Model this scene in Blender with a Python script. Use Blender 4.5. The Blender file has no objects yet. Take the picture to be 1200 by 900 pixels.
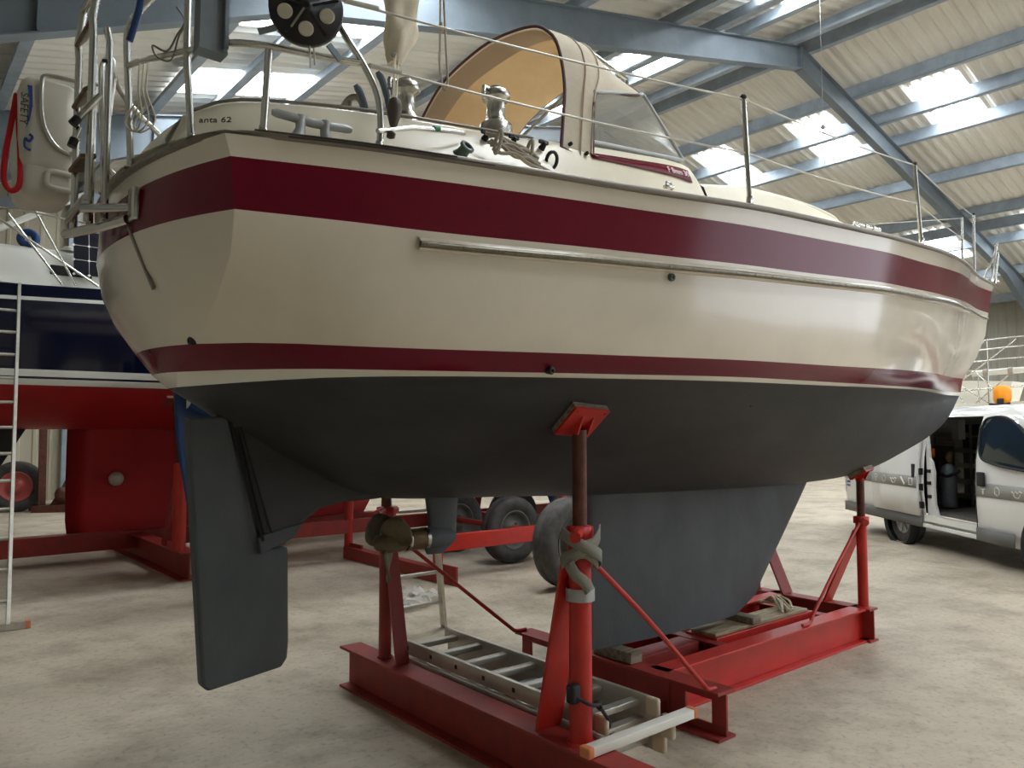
import bpy, bmesh, math, random
from mathutils import Vector, Matrix
random.seed(7)
COL = bpy.context.scene.collection
sin, cos, pi = math.sin, math.cos, math.pi
def V(*a): return Vector(a if len(a) > 1 else a[0])

# ------------------------------------------------------------------ materials
def lin(c):
    return tuple(((v/255)/12.92 if v/255 <= .04045 else ((v/255+.055)/1.055)**2.4) for v in c) + (1,)
def mat(name, rgb, rough=.5, metal=0., var=0., scale=6., rgb2=None, bump=0., bscale=40., spec=.5, coat=0., emit=0., trans=0., alpha=1., stretch=(1, 1, 1), lo=.4, hi=.6, rvar=0.):
    m = bpy.data.materials.new(name); m.use_nodes = True
    nt = m.node_tree; b = nt.nodes['Principled BSDF']
    b.inputs['Base Color'].default_value = lin(rgb); b.inputs['Roughness'].default_value = rough
    b.inputs['Metallic'].default_value = metal; b.inputs['Specular IOR Level'].default_value = spec
    b.inputs['Coat Weight'].default_value = coat; b.inputs['Coat Roughness'].default_value = .05
    b.inputs['Transmission Weight'].default_value = trans; b.inputs['Alpha'].default_value = alpha
    if emit:
        b.inputs['Emission Color'].default_value = lin(rgb); b.inputs['Emission Strength'].default_value = emit
    if var or rgb2 or bump or rvar:
        tc = nt.nodes.new('ShaderNodeTexCoord'); mp = nt.nodes.new('ShaderNodeMapping')
        mp.inputs['Scale'].default_value = stretch; nt.links.new(tc.outputs['Object'], mp.inputs['Vector'])
        n = nt.nodes.new('ShaderNodeTexNoise'); n.inputs['Scale'].default_value = scale; n.inputs['Detail'].default_value = 6
        n.inputs['Roughness'].default_value = .62
        nt.links.new(mp.outputs['Vector'], n.inputs['Vector'])
        if var or rgb2:
            r = nt.nodes.new('ShaderNodeValToRGB')
            c1 = lin(rgb2) if rgb2 else tuple(x*(1-var) for x in lin(rgb)[:3])+(1,)
            c2 = lin(rgb) if rgb2 else tuple(min(1, x*(1+var)) for x in lin(rgb)[:3])+(1,)
            r.color_ramp.elements[0].position = lo; r.color_ramp.elements[1].position = hi
            r.color_ramp.elements[0].color = c1; r.color_ramp.elements[1].color = c2
            nt.links.new(n.outputs['Fac'], r.inputs['Fac']); nt.links.new(r.outputs['Color'], b.inputs['Base Color'])
        if rvar:
            mr = nt.nodes.new('ShaderNodeMapRange'); mr.inputs['To Min'].default_value = rough-rvar; mr.inputs['To Max'].default_value = rough+rvar
            nt.links.new(n.outputs['Fac'], mr.inputs['Value']); nt.links.new(mr.outputs['Result'], b.inputs['Roughness'])
        if bump:
            n2 = nt.nodes.new('ShaderNodeTexNoise'); n2.inputs['Scale'].default_value = bscale; n2.inputs['Detail'].default_value = 4
            nt.links.new(mp.outputs['Vector'], n2.inputs['Vector'])
            bp = nt.nodes.new('ShaderNodeBump'); bp.inputs['Strength'].default_value = bump; bp.inputs['Distance'].default_value = .01
            nt.links.new(n2.outputs['Fac'], bp.inputs['Height']); nt.links.new(bp.outputs['Normal'], b.inputs['Normal'])
    return m
M = {}
M['gel'] = mat('cream_gelcoat', (225, 215, 197), .16, coat=.3, var=.03, scale=2)
M['gelw'] = mat('white_gelcoat', (232, 228, 214), .2, coat=.2)
M['deck'] = mat('deck_gelcoat', (228, 219, 196), .34, var=.03, scale=3)
M['maroon'] = mat('maroon_gelcoat', (108, 16, 38), .16, var=.05, scale=3, spec=.24)
M['anti'] = mat('dark_antifouling', (66, 66, 66), .58, rgb2=(50, 51, 52), scale=2.2, bump=.15, bscale=60, stretch=(.6, 1, 1.6), lo=.35, hi=.7, spec=.3)
M['rudder'] = mat('grey_antifouling', (90, 95, 98), .62, rgb2=(74, 78, 81), scale=3, bump=.15, bscale=50, lo=.3, hi=.7, spec=.3, stretch=(1, 1, .6))
M['seam'] = mat('dark_seam', (18, 18, 19), .8)
M['toe'] = mat('weathered_toe_rail', (128, 119, 108), .45, metal=.3, var=.12, scale=20, stretch=(.2, 1, 1))
M['toedark'] = mat('dark_rail_insert', (62, 54, 50), .6)
M['strake'] = mat('worn_brass_strip', (120, 114, 100), .35, metal=.8, var=.15, scale=30)
M['steel'] = mat('stainless_steel', (205, 203, 196), .22, metal=1., var=.05, scale=12)
M['chrome'] = mat('polished_chrome', (190, 187, 180), .27, metal=1.)
M['alu'] = mat('dull_aluminium', (190, 186, 176), .42, metal=.75, var=.08, scale=14, stretch=(1, .3, 1))
M['cast'] = mat('cast_aluminium', (170, 172, 172), .5, metal=.5, var=.05, scale=20)
M['galv'] = mat('galvanised_steel', (124, 133, 140), .5, metal=.35, var=.14, scale=5, rvar=.08)
M['beam'] = mat('grey_painted_steel', (108, 118, 126), .5, metal=.15, var=.08, scale=2)
M['purlin'] = mat('galvanised_purlin', (150, 161, 172), .45, metal=.3, var=.1, scale=3)
M['sheet'] = mat('cement_roof_sheet', (208, 206, 198), .75, rgb2=(196, 192, 182), scale=1.0, stretch=(.3, 2.5, 1), lo=.25, hi=.6)
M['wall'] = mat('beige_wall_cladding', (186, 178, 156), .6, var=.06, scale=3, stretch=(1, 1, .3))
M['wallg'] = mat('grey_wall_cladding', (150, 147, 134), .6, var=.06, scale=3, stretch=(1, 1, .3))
M['sky'] = mat('translucent_skylight', (244, 250, 255), .5, emit=24.)
M['red'] = mat('red_cradle_paint', (196, 42, 32), .42, rgb2=(172, 40, 32), scale=5, bump=.06, bscale=60, lo=.3, hi=.6)
M['redold'] = mat('worn_red_paint', (160, 50, 42), .55, rgb2=(132, 46, 40), scale=7, bump=.1, bscale=50, lo=.3, hi=.65)
M['rust'] = mat('rusty_screw_steel', (112, 66, 52), .55, metal=.4, rgb2=(78, 48, 42), scale=18, lo=.3, hi=.7, bump=.2, bscale=90)
M['redboat'] = mat('red_antifouling', (170, 14, 20), .55, var=.06, scale=2)
M['navy'] = mat('navy_gelcoat', (12, 18, 42), .12, coat=.5)
M['blue'] = mat('blue_antifouling', (28, 66, 120), .6, rgb2=(22, 50, 92), scale=3)
M['wood'] = mat('pale_timber', (176, 160, 132), .7, rgb2=(140, 122, 96), scale=5, stretch=(1, 8, 8))
M['cap'] = mat('cream_plastic_cap', (204, 190, 164), .55)
M['tyreg'] = mat('grey_worn_tyre', (92, 90, 86), .8, rgb2=(72, 70, 68), scale=8, bump=.1)
M['woodgrey'] = mat('weathered_timber', (150, 138, 122), .8, rgb2=(112, 100, 86), scale=5, stretch=(1, 8, 8))
M['teak'] = mat('brown_teak', (116, 92, 66), .6, rgb2=(92, 72, 52), scale=6, stretch=(1, 8, 8))
M['rubber'] = mat('tyre_rubber', (50, 49, 48), .75, rgb2=(70, 68, 65), scale=8, bump=.1)
M['black'] = mat('black_plastic', (16, 16, 18), .4)
M['blackm'] = mat('matt_black_plastic', (26, 26, 27), .65)
M['bagc'] = mat('bag_canvas', (216, 206, 184), .9, var=.05, scale=16, bump=.15, bscale=200, spec=.2)
M['canvas'] = mat('cream_canvas', (230, 221, 202), .9, var=.04, scale=30, bump=.12, bscale=220, spec=.2)
M['canvasi'] = mat('tan_canvas_lining', (242, 216, 176), .9, var=.03, scale=20, spec=.15)
M['canvast'] = mat('taupe_canvas_trim', (206, 190, 170), .9, spec=.2)
M['piping'] = mat('maroon_piping', (98, 66, 64), .8)
M['vinyl'] = mat('clear_window_vinyl', (190, 188, 178), .12, alpha=.34, rgb2=(150, 148, 140), scale=9, lo=.3, hi=.7)
M['rope'] = mat('grey_rope', (172, 162, 146), .85, bump=.6, bscale=180)
M['ropew'] = mat('pale_rope', (206, 196, 170), .85, bump=.6, bscale=180)
M['roper'] = mat('red_rope', (196, 22, 26), .8, bump=.6, bscale=200)
M['strap'] = mat('grey_webbing_strap', (140, 138, 126), .85, bump=.4, bscale=200)
M['wire'] = mat('braided_wire', (188, 184, 174), .4, metal=.5)
M['green'] = mat('green_tape', (16, 120, 80), .6)
M['ltgreen'] = mat('green_grey_fitting', (74, 92, 84), .55)
M['block'] = mat('brown_block', (74, 62, 54), .5)
M['bronze'] = mat('bronze_anode', (118, 96, 66), .5, metal=.5, rgb2=(86, 70, 50), scale=20)
M['prop'] = mat('fouled_propeller', (112, 98, 74), .7, metal=.2, rgb2=(84, 74, 58), scale=14, lo=.3, hi=.7)
M['grip'] = mat('slate_grip', (86, 100, 112), .6)
M['case'] = mat('white_case_plastic', (206, 200, 186), .4, var=.03, scale=4)
M['ink'] = mat('blue_printing', (28, 56, 120), .5)
M['inkb'] = mat('dark_printing', (52, 48, 44), .6)
M['inkw'] = mat('white_lettering', (240, 226, 228), .5)
M['vanw'] = mat('white_van_paint', (226, 226, 222), .22, coat=.4)
M['vang'] = mat('grey_van_stripe', (146, 146, 140), .4)
M['vand'] = mat('dark_bumper_plastic', (104, 104, 102), .55)
M['vani'] = mat('dark_van_interior', (84, 82, 78), .7, var=.2, scale=6)
M['glass'] = mat('tinted_glass', (30, 40, 44), .05, spec=.7)
M['orange'] = mat('orange_plastic', (244, 150, 8), .5)
M['orangec'] = mat('orange_cap', (214, 130, 84), .6)
M['lens'] = mat('orange_lens', (190, 96, 24), .3)
M['panel'] = mat('solar_cells', (12, 16, 34), .15)
M['white'] = mat('white_paint', (228, 226, 216), .45)
M['plasticfilm'] = mat('clear_plastic_film', (200, 198, 192), .2, alpha=.55)
M['pinkhub'] = mat('faded_red_hub', (176, 84, 78), .6)
def floor_mat():
    m = bpy.data.materials.new('stained_concrete'); m.use_nodes = True; nt = m.node_tree; b = nt.nodes['Principled BSDF']
    tc = nt.nodes.new('ShaderNodeTexCoord')
    def noise(s, d=8, r=.6):
        n = nt.nodes.new('ShaderNodeTexNoise'); n.inputs['Scale'].default_value = s; n.inputs['Detail'].default_value = d; n.inputs['Roughness'].default_value = r
        nt.links.new(tc.outputs['Object'], n.inputs['Vector']); return n
    def ramp(src, a, c1, b_, c2):
        r = nt.nodes.new('ShaderNodeValToRGB'); r.color_ramp.elements[0].position = a; r.color_ramp.elements[1].position = b_
        r.color_ramp.elements[0].color = c1; r.color_ramp.elements[1].color = c2; nt.links.new(src, r.inputs['Fac']); return r
    def mul(a, b_, f=1.):
        x = nt.nodes.new('ShaderNodeMix'); x.data_type = 'RGBA'; x.blend_type = 'MULTIPLY'; x.inputs[0].default_value = f
        nt.links.new(a, x.inputs[6]); nt.links.new(b_, x.inputs[7]); return x.outputs[2]
    base = ramp(noise(.55).outputs['Fac'], .3, lin((176, 163, 144)), .68, lin((202, 190, 170)))
    st = ramp(noise(1.7, 10, .7).outputs['Fac'],   .34, (.66, .64, .61, 1), .54, (1, 1, 1, 1))
    sp = ramp(noise(26, 4, .6).outputs['Fac'], .34, (.78, .77, .75, 1), .46, (1, 1, 1, 1))
    fine = ramp(noise(7, 10, .75).outputs['Fac'], .25, (.86, .86, .85, 1), .7, (1.06, 1.06, 1.06, 1))
    c = mul(mul(mul(base.outputs['Color'], st.outputs['Color']), sp.outputs['Color']), fine.outputs['Color'])
    nt.links.new(c, b.inputs['Base Color']); b.inputs['Roughness'].default_value = .62; b.inputs['Specular IOR Level'].default_value = .35
    bp = nt.nodes.new('ShaderNodeBump'); bp.inputs['Strength'].default_value = .15; bp.inputs['Distance'].default_value = .01
    nt.links.new(noise(18, 8).outputs['Fac'], bp.inputs['Height']); nt.links.new(bp.outputs['Normal'], b.inputs['Normal'])
    return m
M['floor'] = floor_mat()

# ------------------------------------------------------------------ mesh building
class MB:
    """collects shapes in world (or thing-local) coordinates; build() links them as one mesh object"""
    def __init__(s): s.v = []; s.f = []; s.m = []; s.sm = []; s.mi = 0
    def use(s, i): s.mi = i; return s
    def add(s, vs, fs, smooth=False):
        o = len(s.v); s.v += [Vector(p) for p in vs]
        for f in fs: s.f.append(tuple(o+i for i in f)); s.m.append(s.mi); s.sm.append(smooth)
        return s
    def box(s, c, d, rot=None, bev=0.):
        hx, hy, hz = d[0]/2, d[1]/2, d[2]/2
        if bev:
            bm = bmesh.new(); bmesh.ops.create_cube(bm, size=1)
            for v in bm.verts: v.co = Vector((v.co.x*d[0], v.co.y*d[1], v.co.z*d[2]))
            bmesh.ops.bevel(bm, geom=list(bm.edges), offset=bev, segments=3, profile=.5, affect='EDGES')
            bm.verts.index_update(); pts = [v.co.copy() for v in bm.verts]; fs = [[v.index for v in f.verts] for f in bm.faces]; bm.free()
        else:
            pts = [Vector((x, y, z)) for x in (-hx, hx) for y in (-hy, hy) for z in (-hz, hz)]
            fs = [(0, 1, 3, 2), (4, 6, 7, 5), (0, 4, 5, 1), (2, 3, 7, 6), (0, 2, 6, 4), (1, 5, 7, 3)]
        if rot is not None: pts = [rot @ p for p in pts]
        return s.add([p+Vector(c) for p in pts], fs, bool(bev))
    def bar(s, a, b, w, h, upv=(0, 0, 1)):
        """box from a to b, w across, h along upv"""
        a, b = Vector(a), Vector(b); d = (b-a).normalized(); u = Vector(upv)
        side = d.cross(u)
        if side.length < 1e-4: side = d.cross(Vector((1, 0, 0)))
        side.normalize(); u = side.cross(d).normalized()
        pts = [p+side*x*w/2+u*z*h/2 for p in (a, b) for x, z in ((-1, -1), (1, -1), (1, 1), (-1, 1))]
        return s.add(pts, [(3, 2, 1, 0), (4, 5, 6, 7)]+[(i, (i+1) % 4, 4+(i+1) % 4, 4+i) for i in range(4)])
    def tube(s, pts, r, n=10, closed=False, caps=True):
        P = [Vector(p) for p in pts]; N = len(P); rs = r if isinstance(r, (list, tuple)) else [r]*N
        t0 = (P[1]-P[0]).normalized(); nrm = t0.orthogonal().normalized(); rings = []
        for i in range(N):
            if closed: t = (P[(i+1) % N]-P[i-1]).normalized()
            else: t = (P[min(i+1, N-1)]-P[max(i-1, 0)]).normalized()
            nrm = (nrm-t*nrm.dot(t))
            nrm = nrm.normalized() if nrm.length > 1e-6 else t.orthogonal().normalized()
            b = t.cross(nrm)
            rings.append([P[i]+(nrm*cos(2*pi*k/n)+b*sin(2*pi*k/n))*rs[i] for k in range(n)])
        fs = []
        for i in range(N if closed else N-1):
            j = (i+1) % N
            for k in range(n): fs.append((i*n+k, i*n+(k+1) % n, j*n+(k+1) % n, j*n+k))
        s.add([p for rg in rings for p in rg], fs, True)
        if caps and not closed: s.add(rings[0], [tuple(range(n-1, -1, -1))]); s.add(rings[-1], [tuple(range(n))])
        return s
    def lathe(s, c, prof, axis=(0, 0, 1), n=24, caps=True):
        """prof: list of (radius, height along axis)"""
        ax = Vector(axis).normalized(); u = ax.orthogonal().normalized(); w = ax.cross(u); c = Vector(c)
        rings = [[c+ax*h+(u*cos(2*pi*k/n)+w*sin(2*pi*k/n))*r for k in range(n)] for r, h in prof]
        fs = [(i*n+k, i*n+(k+1) % n, (i+1)*n+(k+1) % n, (i+1)*n+k) for i in range(len(prof)-1) for k in range(n)]
        s.add([p for rg in rings for p in rg], fs, True)
        if caps: s.add(rings[0], [tuple(range(n-1, -1, -1))]); s.add(rings[-1], [tuple(range(n))])
        return s
    def prism(s, poly, d):
        """planar polygon (3-D points) pushed along vector d"""
        P = [Vector(p) for p in poly]; d = Vector(d); n = len(P)
        return s.add(P+[p+d for p in P], [tuple(range(n-1, -1, -1)), tuple(range(n, 2*n))]+[(i, (i+1) % n, n+(i+1) % n, n+i) for i in range(n)])
    def grid(s, rows, smooth=True, closed=False, thick=0., mats=None):
        """rows of equally many points"""
        R_ = [[Vector(p) for p in r] for r in rows]; n = len(R_[0]); o = len(s.v); s.v += [p for r in R_ for p in r]
        for i in range(len(R_)-1):
            for k in range(n if closed else n-1):
                q = (k+1) % n
                s.f.append((o+i*n+k, o+i*n+q, o+(i+1)*n+q, o+(i+1)*n+k)); s.m.append(mats[i] if mats else s.mi); s.sm.append(smooth)
        return s
    def ibeam(s, a, b, h=.25, w=.16, tf=.016, tw=.014):
        """I-beam with its bottom on a-b"""
        a, b = Vector(a), Vector(b); z = Vector((0, 0, 1))
        s.bar(a+z*tf/2, b+z*tf/2, w, tf); s.bar(a+z*(h-tf/2), b+z*(h-tf/2), w, tf); s.bar(a+z*h/2, b+z*h/2, tw, h-2*tf)
        return s
    def build(s, name, mats, parent=None, local=False, weld=False, solid=0., bevel=0., recalc=True):
        me = bpy.data.meshes.new(name); off = Vector((0, 0, 0))
        if parent is not None and not local:
            p = parent
            while p is not None: off += p.location; p = p.parent
        me.from_pydata([tuple(p-off) for p in s.v], [], s.f)
        for m in (mats if isinstance(mats, (list, tuple)) else [mats]): me.materials.append(m)
        me.polygons.foreach_set('material_index', s.m); me.polygons.foreach_set('use_smooth', s.sm)
        if weld or recalc:
            bm = bmesh.new(); bm.from_mesh(me)
            if weld: bmesh.ops.remove_doubles(bm, verts=bm.verts, dist=1e-5)
            bmesh.ops.recalc_face_normals(bm, faces=bm.faces); bm.to_mesh(me); bm.free()
        me.update()
        o = bpy.data.objects.new(name, me); COL.objects.link(o)
        if parent is not None: o.parent = parent
        if solid: md = o.modifiers.new('s', 'SOLIDIFY'); md.thickness = solid; md.offset = 0
        if bevel: md = o.modifiers.new('b', 'BEVEL'); md.width = bevel; md.segments = 2; md.limit_method = 'ANGLE'
        return o
def thing(name, label, cat, loc, rz=0, group=None):
    o = bpy.data.objects.new(name, None); COL.objects.link(o); o.location = loc; o.rotation_euler = (0, 0, rz); o.empty_display_size = .1
    o['label'] = label; o['category'] = cat
    if group: o['group'] = group
    return o
def tag(o, label, cat, group=None):
    o['label'] = label; o['category'] = cat
    if group: o['group'] = group
    return o
def struct(o): o['kind'] = 'structure'; return o
def dup(root, loc, label, rz=None):
    r = root.copy(); COL.objects.link(r); r.location = loc; r['label'] = label
    if rz is not None: r.rotation_euler = (0, 0, rz)
    for ch in list(root.children):
        c = ch.copy(); COL.objects.link(c); c.parent = r
        for g in list(ch.children):
            d = g.copy(); COL.objects.link(d); d.parent = c
    return r
def pch(xs, ys):
    h = [xs[i+1]-xs[i] for i in range(len(xs)-1)]; d = [(ys[i+1]-ys[i])/h[i] for i in range(len(h))]; m = [0]*len(xs)
    for k in range(1, len(xs)-1):
        if d[k-1]*d[k] > 0: m[k] = (h[k-1]+h[k])*3/((2*h[k]+h[k-1])/d[k-1]+(h[k]+2*h[k-1])/d[k])
    m[0] = d[0]; m[-1] = d[-1]
    def g(x):
        x = min(max(x, xs[0]), xs[-1]); i = 0
        while i < len(xs)-2 and x > xs[i+1]: i += 1
        t = (x-xs[i])/h[i]
        return (2*t**3-3*t*t+1)*ys[i]+(t**3-2*t*t+t)*h[i]*m[i]+(-2*t**3+3*t*t)*ys[i+1]+(t**3-t*t)*h[i]*m[i+1]
    return g
def smooth_path(pts, n=6):
    P = [Vector(p) for p in pts]; out = []
    for i in range(len(P)-1):
        p0, p1, p2, p3 = P[max(i-1, 0)], P[i], P[i+1], P[min(i+2, len(P)-1)]
        for k in range(n):
            t = k/n; out.append(.5*((2*p1)+(-p0+p2)*t+(2*p0-5*p1+4*p2-p3)*t*t+(-p0+3*p1-3*p2+p3)*t**3))
    return out+[P[-1]]
def text(body, name, m, loc, xdir, ydir, size, parent, ext=.001):
    """lettering lying on the plane spanned by xdir / ydir, as a mesh"""
    cu = bpy.data.curves.new(name, 'FONT'); cu.body = body; cu.size = size; cu.extrude = ext; cu.align_x = 'CENTER'; cu.align_y = 'CENTER'
    x = Vector(xdir).normalized(); z = x.cross(Vector(ydir)).normalized(); y = z.cross(x)
    o = bpy.data.objects.new(name, cu); cu.materials.append(m); COL.objects.link(o); o.parent = parent
    off = Vector((0, 0, 0)); p = parent
    while p is not None: off += p.location; p = p.parent
    mw = Matrix((x, y, z)).transposed().to_4x4(); mw.translation = Vector(loc)-off
    o.parent = None; bpy.context.view_layer.update()
    me = bpy.data.meshes.new_from_object(o.evaluated_get(bpy.context.evaluated_depsgraph_get())); bpy.data.objects.remove(o)
    o = bpy.data.objects.new(name, me); COL.objects.link(o); o.parent = parent; o.matrix_local = mw
    return o
def wheel(parent, c, axis, r, w, tyre, hub, hubm=None, name='tyre'):
    ax = Vector(axis).normalized(); c = Vector(c); k = r
    t = MB().lathe(c, [(.58*k, -w*.36), (.72*k, -w*.5), (.9*k, -w*.5), (.97*k, -w*.4), (k, -w*.25), (k, -w*.08), (.985*k, -w*.06), (.985*k, w*.06), (k, w*.08), (k, w*.25), (.97*k, w*.4), (.9*k, w*.5), (.72*k, w*.5), (.58*k, w*.36)], ax, 36, caps=False)
    u = ax.orthogonal().normalized(); v = ax.cross(u)
    tt = t.build(name, tyre, parent)
    h = MB().lathe(c, [(.6*k, -w*.4), (.6*k, -w*.1), (.58*k, 0), (.58*k, w*.1), (.6*k, w*.4), (.55*k, w*.4), (.5*k, w*.16), (.3*k, w*.1), (.26*k, w*.3), (.12*k, w*.34)], ax, 30)
    for i in range(5):
        a = 2*pi*i/5; d = u*cos(a)+v*sin(a); h.lathe(c+d*.2*k+ax*w*.3, [(.03*k, 0), (.03*k, w*.1)], ax, 6)
    h.build('hub', hubm or hub, tt)
    return tt

# ------------------------------------------------------------------ building
RX, RZ, SL = 12.16, 10.10, .238                     # ridge line x, underside of purlins there, roof slope
XL, XR, YN, YF = -4.6, 28.8, -10.5, 17.4            # eaves walls, open end, gable
def zP(x, dz=0): return RZ-SL*abs(x-RX)+dz
fl = MB(); fl.add([(-30, -40, 0), (60, -40, 0), (60, 40, 0), (-30, 40, 0)], [(0, 1, 2, 3)])
struct(fl.build('floor', M['floor'], recalc=False))
def roof_side(x0, x1):
    b = MB(); y = YN; rows0 = []; P = .25
    while y < YF+.3:
        for dy, dz in ((0, 0), (.06, .05), (.13, .05), (.19, 0)): rows0.append((y+dy, dz))
        y += P
    b.grid([[(x0, yy, zP(x0, .30+dz)) for yy, dz in rows0], [(x1, yy, zP(x1, .30+dz)) for yy, dz in rows0]], smooth=False)
    b.grid([[(x0, yy, zP(x0, .33+dz)) for yy, dz in rows0], [(x1, yy, zP(x1, .33+dz)) for yy, dz in rows0]], smooth=False)
    return b
cl = roof_side(XL-.3, RX); cl2 = roof_side(RX, XR+.3); cl.add(cl2.v, cl2.f)
struct(cl.build('ceiling', M['sheet'], recalc=False))
k = 0
SKY = []
for y0 in (-8.7, -5.7, -2.7, .25, 3.22, 6.28, 9.27, 12.3):
    for x0, x1 in ((15.17, 16.05), (16.38, 17.2), (22.5, 23.3), (23.7, 24.6)): SKY.append((x0, x1, y0, y0+1.03))
for ya, yb in ((-8.6, -8.2), (-5.6, -5.2), (-2.6, -2.2), (.35, .8), (3.35, 3.8), (7.1, 6.85), (10.1, 9.82), (13.1, 12.8)):
    for x0, x1, y0 in ((8.85, 9.6, ya), (9.75, 10.6, ya), (.62, 1.5, yb), (1.62, 2.86, yb)): SKY.append((x0, x1, y0, y0+1.03))
for x0, x1, y0, y1 in SKY:
    k += 1
    b = MB(); b.prism([(x0, y0, zP(x0, .29)), (x1, y0, zP(x1, .29)), (x1, y1, zP(x1, .29)), (x0, y1, zP(x0, .29))], (0, 0, -.02))
    struct(b.build('window_%d' % k, M['sky']))
k = 0
def ztrim(b, m, bevel=0.):
    global k
    k += 1; return struct(b.build('trim_%d' % k, m))
def purlin(x, h=.3, w=.15, sgn=1):
    b = MB(); z = zP(x); t = .012
    b.bar((x, YN, z+t/2), (x, YF, z+t/2), w, t)                        # bottom flange
    b.bar((x-sgn*(w/2-t/2), YN, z+h/2), (x-sgn*(w/2-t/2), YF, z+h/2), t, h-.004)   # web of the channel
    b.bar((x+sgn*(w/2-t/2), YN, z+.03), (x+sgn*(w/2-t/2), YF, z+.03), t, .05)
    ztrim(b, M['purlin'])
for x in (12.5, 14.5, 15.8, 16.92, 19.15, 21.45, 22.4, 23.45, 25.9, 28.2): purlin(x, sgn=1)
for x in (11.82, 9.9, 8.98, 7.75, 5.3, 2.7, 1.36, .38, -1.9, -4.2): purlin(x, sgn=-1)
def slope_beam(pts, d, w, tw, y, tf=.02):
    """I-section following the polyline pts=(x, ztop, depth) in plane y"""
    b = MB()
    for (x0, z0, d0), (x1, z1, d1) in zip(pts[:-1], pts[1:]):
        for s_ in (0,):
            b.prism([(x0, y-tw/2, z0), (x1, y-tw/2, z1), (x1, y-tw/2, z1-d1), (x0, y-tw/2, z0-d0)], (0, tw, 0))
            b.prism([(x0, y-w/2, z0), (x1, y-w/2, z1), (x1, y-w/2, z1-tf), (x0, y-w/2, z0-tf)], (0, w, 0))
            b.prism([(x0, y-w/2, z0-d0+tf), (x1, y-w/2, z1-d1+tf), (x1, y-w/2, z1-d1), (x0, y-w/2, z0-d0)], (0, w, 0))
        if (x0, z0, d0) != pts[0][:3] and x0 not in (6, 24.6): b.box((x0, y, z0-d0/2), (.03, w-.004, d0-.05))
    for x0, z0, d0 in (pts[0], pts[-1]): b.box((x0, y, z0-d0/2), (.03, w+.01, d0+.01))
    return b
for y in (-6.6, -.6, 5.38, 11.4):
    D = .46
    ztrim(slope_beam([(XL+.2, zP(XL+.2), 1.62), (-2.2, zP(-2.2), 1.22), (.45, zP(.45), .68), (6, zP(6), .60), (RX-.03, zP(RX-.03), D+.06)], D, .19, .02, y), M['beam'])
    ztrim(slope_beam([(RX+.03, zP(RX+.03), D+.06), (24.6, zP(24.6), D), (26.6, zP(26.6), .9), (XR-.2, zP(XR-.2), 1.25)], D, .19, .02, y), M['beam'])
    for x in (XL+.3, XR-.3):
        c = MB(); zt = zP(x)-.3
        c.box((x, y, zt/2), (.02, .2, zt)); c.box((x-.22, y, zt/2), (.02, .2, zt)) if x > 0 else c.box((x+.22, y, zt/2), (.02, .2, zt))
        c.box((x+(-.11 if x > 0 else .11), y, zt/2), (.22, .016, zt)); ztrim(c, M['beam'])
def ribbed_wall(name, a, b_, z0f, z1f, m, pitch=.3, nrm=(0, -1, 0)):
    a, b_ = Vector(a), Vector(b_); L = (b_-a).length; d = (b_-a)/L; n = Vector(nrm); prof = []; s = 0
    while s < L:
        for ds, o in ((0, 0), (.2, 0), (.225, .03), (.275, .03)):
            if s+ds*pitch/.3 <= L: prof.append((s+ds*pitch/.3, o))
        s += pitch
    prof.append((L, 0))
    bt = [a+d*s+n*o+Vector((0, 0, z0f((a+d*s).x))) for s, o in prof]; tp = [a+d*s+n*o+Vector((0, 0, z1f((a+d*s).x))) for s, o in prof]
    mb = MB().grid([bt, tp], smooth=False); mb.grid([[p-n*.06 for p in tp], [p-n*.06 for p in bt]], smooth=False)
    return struct(mb.build(name, m, recalc=False))
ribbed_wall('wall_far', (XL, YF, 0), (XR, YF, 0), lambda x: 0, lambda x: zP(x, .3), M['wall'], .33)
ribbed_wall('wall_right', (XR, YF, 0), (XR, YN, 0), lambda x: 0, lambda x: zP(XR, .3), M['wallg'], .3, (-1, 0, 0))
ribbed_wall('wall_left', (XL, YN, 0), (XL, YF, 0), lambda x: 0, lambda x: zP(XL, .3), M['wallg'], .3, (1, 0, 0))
ribbed_wall('wall_near_light_block', (XL, YN, 0), (7.5, YN, 0), lambda x: 0, lambda x: zP(x, .3), M['wallg'], .3, (0, 1, 0))  # unseen wall, added to block open-end light from the stern side
# gable framing: sloping edge trim, columns and a rail
b = MB()
for x0, x1 in ((XL, RX), (RX, XR)): b.prism([(x0, YF-.22, zP(x0, -.05)), (x1, YF-.22, zP(x1, -.05)), (x1, YF-.22, zP(x1, -.3)), (x0, YF-.22, zP(x0, -.3))], (0, .16, 0))
ztrim(b, M['purlin'])
for x in (.25, 6.2, 12.16, 18.1, 24):
    b = MB().box((x, YF-.16, zP(x, -.3)/2), (.2, .2, zP(x, -.3))); ztrim(b, M['purlin'])
b = MB().bar((XL, YF-.13, 4.25), (XR, YF-.13, 4.25), .16, .2); ztrim(b, M['purlin'])

# ------------------------------------------------------------------ the cream yacht
yacht = thing('sailing_yacht', 'cream sailing yacht with maroon stripes and dark bottom standing on the near red cradle', 'boat', (.7, 0, .3))
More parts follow.
